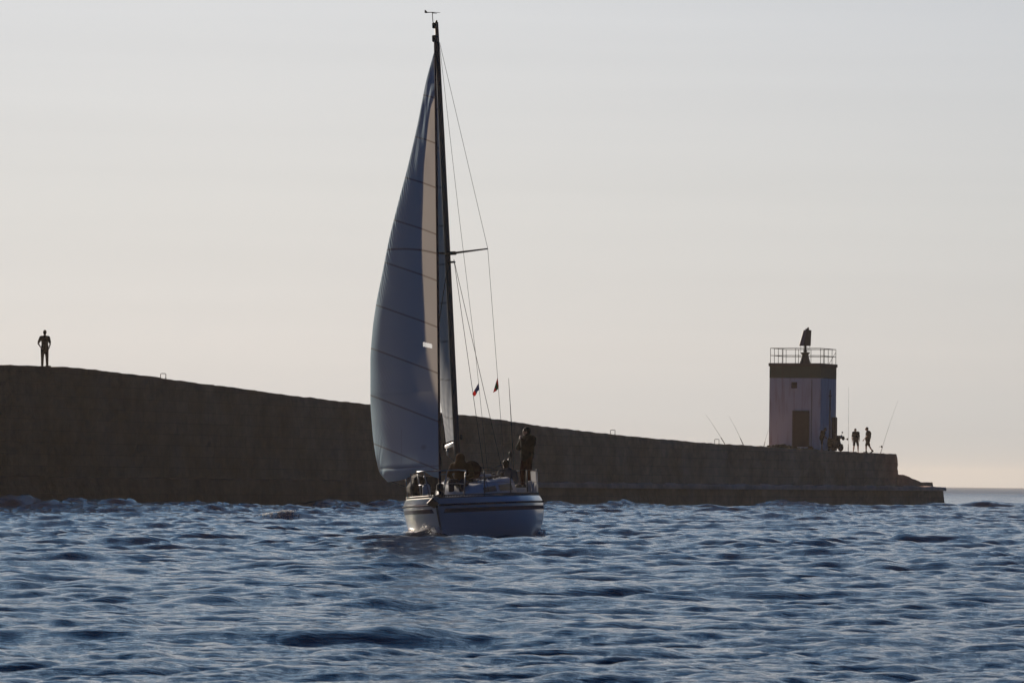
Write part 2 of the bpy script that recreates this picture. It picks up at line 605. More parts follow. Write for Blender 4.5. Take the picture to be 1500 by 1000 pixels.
nt.links.new(mixs.outputs[2], bg.inputs[0])
bg.inputs[1].default_value = SKY_STRENGTH

sl = bpy.data.lights.new('sun', 'SUN')
sl.energy = 5.0; sl.angle = R(0.5); sl.color = (1.0, 0.86, 0.70)
so = bpy.data.objects.new('sun', sl); COL.objects.link(so)
so.rotation_euler = sun_dir.to_track_quat('Z', 'Y').to_euler()
so.location = (0, 0, 60)

vsn = sc.view_settings
sc.display_settings.display_device = 'sRGB'
vsn.view_transform = 'Standard'; vsn.look = 'None'; vsn.exposure = 0; vsn.gamma = 1; vsn.use_curve_mapping = False
sc.render.engine = 'CYCLES'
cy = sc.cycles
cy.max_bounces = 6; cy.volume_bounces = 0; cy.transparent_max_bounces = 16
cy.use_denoising = True
cy.sample_clamp_indirect = 0

# ------------------------------------------------------------------ the boat's frame
YAW = 9.0; HEEL = 3.4
Rb = Matrix.Rotation(R(-YAW), 4, 'Z') @ Matrix.Rotation(R(-HEEL), 4, 'Y')
_p = at(648.5, 790, 165.3); _p.z = -0.04
BO = _p - (Rb @ Vector((0, 0.95, 0)))
TB = Matrix.Translation(BO) @ Rb
TBi = TB.inverted()


def L(px, py, yl):
    """boat-frame point seen at a pixel, in the transverse plane y = yl"""
    o = TBi @ CPOS; d = TBi.to_3x3() @ ray(px, py)
    return o + d * ((yl - o.y) / d.y)


# ------------------------------------------------------------------ line of the breakwater
PA = at(65, 536, 267.0); PB = at(1270, 662, 394.0)
PA2 = Vector((PA.x, PA.y)); PB2 = Vector((PB.x, PB.y))
pd = (PB2 - PA2).normalized()
pn = Vector((pd.y, -pd.x))         # seaward face looks to the right, and a little at the camera


def on_plane(px, py, off=0.0):
    """point seen at a pixel on the vertical plane parallel to the breakwater face"""
    d = ray(px, py); o2 = Vector((0, 0)); a = PA2 + pn * off
    t = (a - o2).dot(pn) / Vector((d.x, d.y)).dot(pn)
    return CPOS + d * t


def along(p):
    return (Vector((p.x, p.y)) - PA2).dot(pd)


LO = 2.6
ledge_t1 = along(on_plane(1385, 713, LO))
WA = PA2; WN = pn; WD = pd

# ------------------------------------------------------------------ sea
def wave_tile(Lt, n, lmin, lmax, rms, wind, spread, seed, power=4.0):
    g = np.random.default_rng(seed)
    k1 = 2 * np.pi * np.fft.fftfreq(n, Lt / n)
    kx, ky = np.meshgrid(k1, k1, indexing='ij')
    k = np.hypot(kx, ky); k[0, 0] = 1
    cosw = (kx * wind[0] + ky * wind[1]) / k
    lam = 2 * np.pi / k
    P = k ** (-power) * np.exp(-(lam / lmax) ** 2 * 0.8) * np.exp(-(lmin / lam) ** 2 * 0.8)
    P *= (0.04 + np.clip(cosw, 0, 1) ** spread)
    P[0, 0] = 0
    H = (g.standard_normal((n, n)) + 1j * g.standard_normal((n, n))) * np.sqrt(P)
    h = np.fft.ifft2(H).real
    s = rms / h.std()
    dx = np.fft.ifft2(-1j * H * kx / k * 1.0).real * s
    dy = np.fft.ifft2(-1j * H * ky / k * 1.0).real * s
    return (h * s).astype(np.float32), dx.astype(np.float32), dy.astype(np.float32), Lt, n


def wdir(deg):
    return (math.sin(R(deg)), -math.cos(R(deg)))


TILES = [
    (wave_tile(230, 512, 6, 22, 0.065, wdir(-14), 5, 3), 0.0, 1.0),
    (wave_tile(67, 512, 1.6, 6.0, 0.041, wdir(-6), 7.0, 5), 0.0, 0.7),
    (wave_tile(29, 512, 0.34, 1.5, 0.031, wdir(9), 4.0, 8), 0.35, 0.6),
    (wave_tile(7.3, 512, 0.10, 0.5, 0.0090, wdir(14), 2.5, 9), 0.09, 0.8),
]
# a few taller crests: pixel, distance found on the mean water plane
CRESTS = [(872, 784, 4.2, 1.0, 0.20), (1352, 799, 4.8, 1.1, 0.20), (414, 766, 2.2, 1.0, 0.26), (190, 800, 3.0, .8, .10),
          (1180, 862, 2.4, .6, .08), (590, 852, 2.4, .6, .06), (1120, 750, 7, 2, .15), (1430, 752, 6, 1.8, .16)]


def water_pt(px, py):
    d = ray(px, py); t = -CAM_H / d.z
    return CPOS + d * t


CW = [(water_pt(c[0], c[1]),) + c[2:] for c in CRESTS]


def sea_disp(X, Y, dd):
    """height and sideways displacement at plane positions; dd = local mesh spacing"""
    Z = np.zeros_like(X); DX = np.zeros_like(X); DY = np.zeros_like(X)
    for ti, ((h, dx, dy, Lt, n), fade, chop) in enumerate(TILES):
        a = R(17 * ti)
        lg = 1.0 if ti == 0 else 0.80                # short waves drawn out along their crests
        u = (X * lg * math.cos(a) + Y * math.sin(a)) / Lt * n
        v = (-X * lg * math.sin(a) + Y * math.cos(a)) / Lt * n
        i0 = np.floor(u).astype(np.int64); j0 = np.floor(v).astype(np.int64)
        fu = (u - i0).astype(np.float32); fv = (v - j0).astype(np.float32)
        i0 %= n; j0 %= n; i1 = (i0 + 1) % n; j1 = (j0 + 1) % n
        wgt = 1.0
        if fade: wgt = np.clip(1.6 - dd / fade, 0, 1)
        def sm(T):
            return (T[i0, j0] * (1 - fu) * (1 - fv) + T[i1, j0] * fu * (1 - fv) + T[i0, j1] * (1 - fu) * fv + T[i1, j1] * fu * fv) * wgt
        Z += sm(h)
        ex = sm(dx) * chop; ey = sm(dy) * chop
        DX += ex * math.cos(a) - ey * math.sin(a); DY += ex * math.sin(a) + ey * math.cos(a)
    wd = (X - WA[0]) * WN[0] + (Y - WA[1]) * WN[1]
    wt = (X - WA[0]) * WD[0] + (Y - WA[1]) * WD[1]
    Z *= .78 + .36 * np.clip((np.hypot(X, Y) - 55) / 90, 0, 1)      # smoother water in the lee, towards the camera
    near = np.clip((wd - 1) / 4, 0, 1) * np.exp(-np.clip(wd - 4, 0, None) / 16) * (wt > -150) * np.clip((ledge_t1 + 12 - wt) / 14, 0, 1)
    Z *= 1 + 1.1 * near                      # the sea is rougher against the wall
    for p, wx, wy, hh in CW:
        qx = (X - p.x) / wx; qy = (Y - p.y - 0.10 * (X - p.x)) / wy
        g = hh * np.exp(-qx * qx - qy * qy) * (1 + 0.35 * np.sin(qx * 5 + 1) * np.exp(-qy * qy))
        Z += g
        DY -= 0.35 * g
    # swell heaping up in front of the breakwater
    Z += near * (0.26 + 0.13 * np.exp(-((wd - 7 - 2.5 * np.sin(wt * .17) - 1.5 * np.sin(wt * .41)) / 1.6) ** 2) * (1 + .5 * np.sin(wt * .31 + 1.0) + .4 * np.sin(wt * .83))
                 + 0.11 * np.exp(-((wd - 15 - 2.5 * np.sin(wt * .13 + 2) - np.sin(wt * .5)) / 1.3) ** 2) * (.6 + .5 * np.sin(wt * .23) + .4 * np.sin(wt * .9)))
    # bow wave and wash along the hull
    bp = TB @ Vector((0, 0.9, 0)); ca, sa = math.cos(R(YAW)), math.sin(R(YAW))
    lx = (X - bp.x) * ca - (Y - bp.y) * sa; ly = (X - bp.x) * sa + (Y - bp.y) * ca
    for sgn, amp in ((-1, 0.14), (1, 0.05)):
        off = lx * sgn - (0.12 + 0.42 * np.clip(ly, -0.4, 14))
        Z += amp * np.exp(-(off / 0.28) ** 2) * np.exp(-((ly - 1.0) / 3.2) ** 2)
        off2 = lx * sgn - (0.5 + 0.55 * np.clip(ly, 0, 14))
        Z += 0.09 * np.exp(-(off2 / 0.4) ** 2) * np.exp(-((ly - 6) / 5) ** 2)
    return Z, DX, DY


def build_sea():
    # angles from the view direction, dense where the lens looks, coarse all round
    core = np.linspace(-0.112, 0.112, 1240)
    mid = 0.112 + (np.linspace(0, 1, 90)[1:] ** 1.8) * 0.5
    out = np.linspace(mid[-1], math.pi, 60)[1:]
    ang = np.concatenate([-out[::-1], -mid[::-1], core, mid, out])
    rr = [2.0]
    while rr[-1] < 6000:
        r = rr[-1]
        if r < 34: st = max(0.12, r * 0.02)
        elif r < 60: st = r * 0.0011
        elif r < 230: st = r * 0.00125
        elif r < 460: st = r * 0.0010
        else: st = r * 0.007
        rr.append(r + st)
    rr = np.array(rr)
    st = np.gradient(rr)
    Rr, A = np.meshgrid(rr, ang, indexing='ij')
    dd = np.broadcast_to(st[:, None], Rr.shape)
    X = Rr * np.sin(A); Y = Rr * np.cos(A)
    Z, DX, DY = sea_disp(X, Y, dd)
    fade = np.clip((5200 - Rr) / 2500, 0, 1)
    Z = Z * fade
    co = np.stack([X + DX * fade, Y + DY * fade, Z], -1).astype(np.float32)
    nr, nc = Rr.shape
    idx = np.arange(nr * nc, dtype=np.int32).reshape(nr, nc)
    q = np.stack([idx[:-1, :-1], idx[1:, :-1], idx[1:, 1:], idx[:-1, 1:]], -1).reshape(-1, 4)[:, ::-1]
    co = co.reshape(-1, 3)
    # close the small disc under the camera
    extra = np.array([[0, 0, 0]], np.float32)
    co = np.concatenate([co, extra])
    ci = nr * nc
    tri = np.stack([np.full(nc - 1, ci, np.int32), idx[0, 1:], idx[0, :-1]], -1)
    me = bpy.data.meshes.new('sea')
    me.vertices.add(len(co)); me.vertices.foreach_set('co', co.ravel())
    nq, ntr = len(q), len(tri)
    me.loops.add(nq * 4 + ntr * 3)
    me.loops.foreach_set('vertex_index', np.concatenate([q.ravel(), tri.ravel()]).astype(np.int32))
    me.polygons.add(nq + ntr)
    ls = np.concatenate([np.arange(nq) * 4, nq * 4 + np.arange(ntr) * 3]).astype(np.int32)
    me.polygons.foreach_set('loop_start', ls)
    me.update(calc_edges=True)
    me.polygons.foreach_set('use_smooth', np.ones(nq + ntr, bool))
    me.validate()
    # faces must look up
    if me.polygons[nq // 2].normal.z < 0: me.flip_normals()
    me.materials.append(M['water'])
    o = bpy.data.objects.new('sea', me); COL.objects.link(o)
    tag(o, kind='structure')
    return len(co)


nv = build_sea()
print('sea verts', nv)


def sea_z(x, y):
    Z, _, _ = sea_disp(np.array([float(x)]), np.array([float(y)]), np.array([0.1]))
    return float(Z[0])


def foam_blobs(name, pts, mat=None, label=None, cat=None):
    mb = MB()
    for (p, r) in pts:
        rot = Matrix.Rotation(random.random() * 6, 3, 'Z') @ Matrix.Rotation(random.random() * 3, 3, 'X')
        mb.ell(p, (r * random.uniform(.7, 1.5), r * random.uniform(.7, 1.3), r * random.uniform(.4, .9)), rot, seg=6, rings=4)
    o = mb.build(name, M['foam'], smooth=True)
    tag(o, label, cat, kind='stuff')
    return o


# ------------------------------------------------------------------ breakwater
TOP = [(0, 534.5), (25, 534.5), (62, 536), (85, 537), (110, 537.5), (150, 542), (240, 553), (330, 565), (420, 577), (500, 586.5),
       (545, 592), (600, 598.5), (680, 607), (725, 612), (728, 613.6), (780, 621), (840, 629), (900, 635.5), (970, 642.5), (1050, 649.5),
       (1120, 653.5), (1180, 657.5), (1240, 661), (1318.5, 665)]
prof = []
for px, py in TOP:
    p = on_plane(px, py); prof.append((along(p), p.z))
t_end = prof[-1][0]
ext = [(prof[0][0] - 90, prof[0][1] + 1.2), (prof[0][0] - 40, prof[0][1] + 0.5), (prof[0][0] - 12, prof[0][1] + 0.1)]
prof = ext + prof
pt_ = np.array([a for a, b in prof]); pz_ = np.array([b for a, b in prof])


def topz(t): return float(np.interp(t, pt_, pz_))


def deck_pt(px, off=-0.8, py=650):
    """a point standing on top of the breakwater, below pixel column px"""
    p = on_plane(px, py, off); t = along(p)
    return Vector((p.x, p.y, topz(t)))


def P3(t, off, z):
    q = PA2 + pd * t + pn * off
    return (q.x, q.y, z)


def vnoise(x, y, z=0.0, s=1.0):
    return mnoise.noise(Vector((x * s, y * s, z * s)))


breakwater = empty('breakwater', P3(prof[3][0] + 60, 0, 0))
tag(breakwater, 'long dark stone breakwater with a low ledge sloping down behind the sailboat', 'breakwater')
bwi = Matrix.Translation(breakwater.location).inverted()


def wall_mesh(name, t0, t1, step, zfun, off_front, off_back, zbot, mat, rough, nz=16, endfun=None, batter=0.03):
    ts = np.arange(t0, t1, step).tolist() + [t1]
    rings = []
    for i, t in enumerate(ts):
        zt = zfun(t); ring = []
        for k in range(nz + 1):
            z = zbot + (zt - zbot) * k / nz
            d = rough * (vnoise(t, z, 0, 0.9) * 0.6 + vnoise(t, z, 5, 2.7) * 0.4)
            if k == nz: d -= 0.05
            ring.append((t, off_front + d - batter * (z - zbot), z + (0.05 * vnoise(t, 3.3, 0, 1.1) if k == nz else 0), t, z))
        for fr in (0.08, 0.35, 0.7, 1.0):
            o = off_front + (off_back - off_front) * fr
            ring.append((t, o - batter * (zt - zbot) * (1 - fr), zt + 0.02 * vnoise(t, o, 0, 1.0), t, zt + fr * (off_front - off_back)))
        ring.append((t, off_back, zbot, t, zbot - 8))
        rings.append(ring)
    n = len(rings[0])
    vs, uvs = [], []
    for i, ring in enumerate(rings):
        for (t, o, z, u, v) in ring:
            if endfun and i == len(rings) - 1: t = t + endfun(o, z)
            vs.append(bwi @ Vector(P3(t, o, z))); uvs.append((u, v))
    fs = []
    for i in range(len(rings) - 1):
        for k in range(n - 1):
            a = i * n + k
            fs.append((a, a + n, a + n + 1, a + 1))
    # end cap as rows so the end reads as rough block work
    l = (len(rings) - 1) * n
    fs.append([l + k for k in range(n)])
    fs.append([k for k in range(n)][::-1])
    me = bpy.data.meshes.new(name)
    me.from_pydata([tuple(v) for v in vs], [], fs)
    ul = me.uv_layers.new(name='UVMap')
    li = np.zeros(len(me.loops), np.int32); me.loops.foreach_get('vertex_index', li)
    ul.data.foreach_set('uv', np.array(uvs, np.float32)[li].ravel())
    me.materials.append(mat)
    bm = bmesh.new(); bm.from_mesh(me); bmesh.ops.recalc_face_normals(bm, faces=bm.faces); bm.to_mesh(me); bm.free()
    o = bpy.data.objects.new(name, me); COL.objects.link(o); o.parent = breakwater
    return o


def end_blocks(o, z):
    row = math.floor(z / 0.42)
    return 0.16 * (vnoise(row * 3.1, 7.7) + vnoise(row * 1.7, 2.2)) + (-0.45 if z > 3.75 else 0) + (0.25 if z < 2.4 else 0)


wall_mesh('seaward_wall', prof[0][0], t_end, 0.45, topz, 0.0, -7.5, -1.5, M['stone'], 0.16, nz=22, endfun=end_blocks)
LO = 2.6
ledge_end = along(on_plane(1385, 713, LO))
ledge_z = on_plane(1385, 713.3, LO).z


def ledge_top(t):
    return ledge_z + 0.05 * vnoise(t, 1.0, 0, 0.25) + (0.06 if (t * 0.21) % 1 > 0.86 else 0)


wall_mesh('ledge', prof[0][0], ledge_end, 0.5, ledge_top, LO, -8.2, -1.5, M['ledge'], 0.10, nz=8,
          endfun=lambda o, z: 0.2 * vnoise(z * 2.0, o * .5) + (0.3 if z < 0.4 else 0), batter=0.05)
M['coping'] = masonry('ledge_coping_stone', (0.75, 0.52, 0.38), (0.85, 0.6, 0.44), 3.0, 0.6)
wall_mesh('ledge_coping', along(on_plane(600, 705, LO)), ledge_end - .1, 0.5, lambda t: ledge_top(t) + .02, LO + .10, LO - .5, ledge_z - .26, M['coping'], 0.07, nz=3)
# broken slope between the end of the wall and the ledge
mnd = [(1319, 694.5), (1326, 695), (1335, 698.5), (1343, 702), (1350, 705.5), (1358, 706), (1367, 706.3)]
mp_ = [(along(on_plane(a, b, 0.0)), on_plane(a, b, 0.0).z) for a, b in mnd]
mt_ = np.array([a for a, b in mp_]); mz_ = np.array([b for a, b in mp_])
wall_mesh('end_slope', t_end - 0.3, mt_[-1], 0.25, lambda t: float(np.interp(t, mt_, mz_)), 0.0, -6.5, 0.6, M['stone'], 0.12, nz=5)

# mooring-step handrails on the wall
for i, (pxa, pya, lab) in enumerate(((239, 553, 'small iron hoop handrail on the breakwater top nearest the standing man at the left'),
                                     (897.5, 635.5, 'small iron hoop handrail on the breakwater top between the sailboat and the fishing rods'),
                                     (1050, 649.3, 'small iron hoop handrail on the breakwater top beside the two slanted fishing rods'))):
    c = on_plane(pxa, pya, -0.25); t = along(c); zz = topz(t)
    e = empty('hoop_handrail', P3(t, -0.25, zz - 0.03)); tag(e, lab, 'handrail', 'hoop handrails on the breakwater')
    mb = MB(); wd = 0.13 if i == 0 else 0.14; hgt = 0.26 + .03 * i
    sc_ = c.y * 1.0 / FPX
    ex = Vector((1, 0.0, 0))
    mb.tube([-ex * wd, -ex * wd + Vector((0, 0, hgt - .03)), -ex * (wd - .04) + Vector((0, 0, hgt)), ex * (wd - .04) + Vector((0, 0, hgt)),
             ex * wd + Vector((0, 0, hgt - .03)), ex * wd], 0.018, 8)
    mb.build('hoop', M['iron'], e, smooth=True)
    for q in (-wd, wd):
        MB().box((q, 0, 0.02), (.09, .09, .03)).build('base_plate', M['iron'], e)

# ------------------------------------------------------------------ light tower
TH = math.atan2(-pn.y, pn.x)
corner = on_plane(1201.3, 650, -1.6)
tc_t = along(corner)
TS = corner.y / FPX
WT = 78.6 * TS
tw0 = Vector((corner.x, corner.y, topz(tc_t) - 0.1))
# local frame: x to the right along the door face, y away from the camera; origin = near right corner
tow = empty('light_tower', tw0, -TH)
tag(tow, 'square white harbour light tower with a green top band at the end of the breakwater', 'tower')
top_z = at(1201, 536.5, corner.y).z - tw0.z
band_z = at(1201, 553.7, corner.y).z - tw0.z
mb = MB()
mb.box((-WT / 2, WT / 2, band_z / 2), (WT, WT, band_z)); mb.build('wall', M['whitewall'], tow)
mb = MB(); mb.box((-WT / 2, WT / 2, (top_z + band_z) / 2), (WT + 0.006, WT + 0.006, top_z - band_z)); mb.build('green_band', M['greenpaint'], tow)
mb = MB(); mb.box((-WT / 2, WT / 2, top_z + 0.11), (WT + 0.14, WT + 0.14, 0.22))
mb.build('roof_slab', M['conc'], tow, bevel=0.03)
RZ = top_z + 0.22


def tl(px, py):
    """tower-frame x,z of a pixel on the door face"""
    d = ray(px, py); nrm = Vector((-math.sin(TH), -math.cos(TH), 0)); t = (tw0 - CPOS).dot(nrm) / d.dot(nrm)
    q = CPOS + d * t - tw0
    return q.x * math.cos(TH) - q.y * math.sin(TH), q.z


x0, zt = tl(1162.5, 602.5); x1, zb = tl(1184, 654)
mb = MB(); mb.box(((x0 + x1) / 2, 0.0, (zt + zb) / 2), (x1 - x0, 0.10, zt - zb))
dr = mb.build('door', M['door'], tow)
mb = MB()
for a, b, c, d in ((x0 - .06, x0, zb, zt + .06), (x1, x1 + .06, zb, zt + .06), (x0, x1, zt, zt + .06)):
    mb.box(((a + b) / 2, -0.02, (c + d) / 2), (b - a, 0.14, d - c))
mb.build('door_frame', M['conc'], dr)
mb = MB(); mb.cone((x1 - .12, -.08, zb + 1.05), (x1 - .12, -.10, zb + 1.2), .02, .02); mb.build('handle', M['iron'], dr)
x0, zt = tl(1159.5, 559.5); x1, zb = tl(1168, 568.5)
mb = MB(); mb.box(((x0 + x1) / 2, 0.0, (zt + zb) / 2), (x1 - x0, 0.08, zt - zb)); wn = mb.build('window', M['door'], tow)
mb = MB()
for a, b, c, d in ((x0 - .05, x0, zb - .05, zt + .05), (x1, x1 + .05, zb - .05, zt + .05), (x0, x1, zt, zt + .05), (x0, x1, zb - .05, zb)):
    mb.box(((a + b) / 2, -0.015, (c + d) / 2), (b - a, 0.09, d - c))
mb.build('window_frame', M['whitewall'], wn)
# pipes and cable run on the side face (x = 0 plane in the tower frame)
mb = MB(); mb.tube([(0.05, 2.1, 0), (0.05, 2.1, 4.3)], 0.045, 8); mb.box((0.05, 2.1, 3.9), (0.08, .5, .06)); mb.build('drain_pipe', M['iron'], tow)
mb = MB(); mb.box((0.13, 2.9, 1.3), (0.26, 0.5, 2.3)); mb.build('meter_cabinet', M['conc'], tow, bevel=.02)
mb = MB(); mb.tube([(-.62, -0.03, 0.2), (-.62, -0.03, band_z - .1)], 0.018, 6); mb.build('conduit', M['conc'], tow)
# roof railing
rail = empty('roof_railing'); rail.parent = tow; rail.location = (0, 0, RZ)
mb = MB()
e0 = 0.06
RH = 1.02
crn = [(-WT - e0 + .1, -e0 + .1), (e0 - .1, -e0 + .1), (e0 - .1, WT + e0 - .1), (-WT - e0 + .1, WT + e0 - .1)]
for hgt in (0.52, RH):
    mbq = MB()
    for i in range(4):
        a = crn[i]; b = crn[(i + 1) % 4]
        mbq.tube([(a[0], a[1], hgt), (b[0], b[1], hgt)], 0.022, 8)
    mbq.build('rail', M['iron'], rail, smooth=True)
for i in range(4):
    a = Vector(crn[i]); b = Vector(crn[(i + 1) % 4])
    for k in range(4):
        p = a.lerp(b, k / 4)
        mbq = MB().tube([(p.x, p.y, -.01), (p.x, p.y, RH)], 0.02, 8); mbq.build('post', M['iron'], rail, smooth=True)
mbq = MB().tube([(-.55, WT, 0), (-.05, WT - .1, .8)], 0.018, 6); mbq.build('brace', M['iron'], rail)
# beacon
bcx, bcy = -WT * 0.5, WT * 0.62
bc = empty('beacon'); bc.parent = tow; bc.location = (bcx, bcy, RZ); bc.rotation_euler = (0, 0, TH)
S_ = TS * 1.005
mb = MB(); mb.lathe((0, 0, 0), [(.37, 0), (.36, .1), (.25, .52), (.22, .62), (.30, .70), (.34, .76), (.30, .78), (.12, .80)], 20)
mb.build('pedestal', M['panel'], bc, smooth=False)
mb = MB(); mb.lathe((0, 0, .8), [(.10, 0), (.10, .06), (.13, .07), (.13, .14), (.08, .16), (.08, .46)], 16); mb.build('lamp', M['iron'], bc, smooth=False)
for an in (0.3, 1.87, 3.44, 5.01):
    mb = MB().tube([(.33 * math.cos(an), .33 * math.sin(an), .76), (.34 * math.cos(an), .34 * math.sin(an), 1.28)], .012, 6)
    mb.build('cage_rod', M['iron'], bc)
z0h, z1h = 1.24, 2.32
mb = MB()
poly = [(-.43, -.30, z0h), (.36, -.30, z0h), (.40, -.30, z1h), (-.14, -.30, z1h)]
mb.prism(poly, (0, .6, 0)); mb.build('hood', M['panel'], bc, bevel=.02)
mb = MB(); mb.prism([(-.41, -.313, z0h + .03), (-.12, -.313, z0h + .03), (.06, -.313, z1h - .03), (-.13, -.313, z1h - .03)], (0, .012, 0))
mb.build('hood_panel', M['panelface'], bc)
mb = MB(); mb.box((.13, 0, z1h + .05), (.26, .2, .1)); mb.cone((.16, 0, z1h + .12), (.2, 0, z1h + .16), .07, .05); mb.build('cap', M['panel'], bc)

# weeds and rubble at the tower foot
mb = MB()
for i in range(150):
    px = random.choice([random.gauss(1150, 8), random.uniform(1128, 1200), random.gauss(1143, 4)])
    p = deck_pt(px, -1.2 + random.uniform(-.3, .3)); r = random.uniform(.05, .16)
    p.z += random.uniform(0, .22) * math.exp(-((px - 1150) / 20) ** 2)
    mb.ell(p, (r, r, r * .7), Matrix.Rotation(random.random() * 3, 3, 'X'), seg=6, rings=4)
o = mb.build('weeds', M['moss']); tag(o, 'low greenish weeds and rubble along the foot of the light tower', 'weeds', kind='stuff')


# ------------------------------------------------------------------ people
def pose(**kw):
    J = dict(pelvis=(0, 0, .97), chest=(0, 0, 1.30), neck=(0, 0, 1.47), head=(0, 0, 1.635),
             lsh=(-.19, 0, 1.42), lel=(-.25, .02, 1.13), lwr=(-.25, -.03, .88),
             rsh=(.19, 0, 1.42), rel=(.25, .02, 1.13), rwr=(.25, -.03, .88),
             lhip=(-.09, 0, .92), lkn=(-.10, -.02, .50), lan=(-.11, .01, .09),
             rhip=(.09, 0, .92), rkn=(.10, -.02, .50), ran=(.11, .01, .09))
    J.update(kw)
    return {k: Vector(v) for k, v in J.items()}


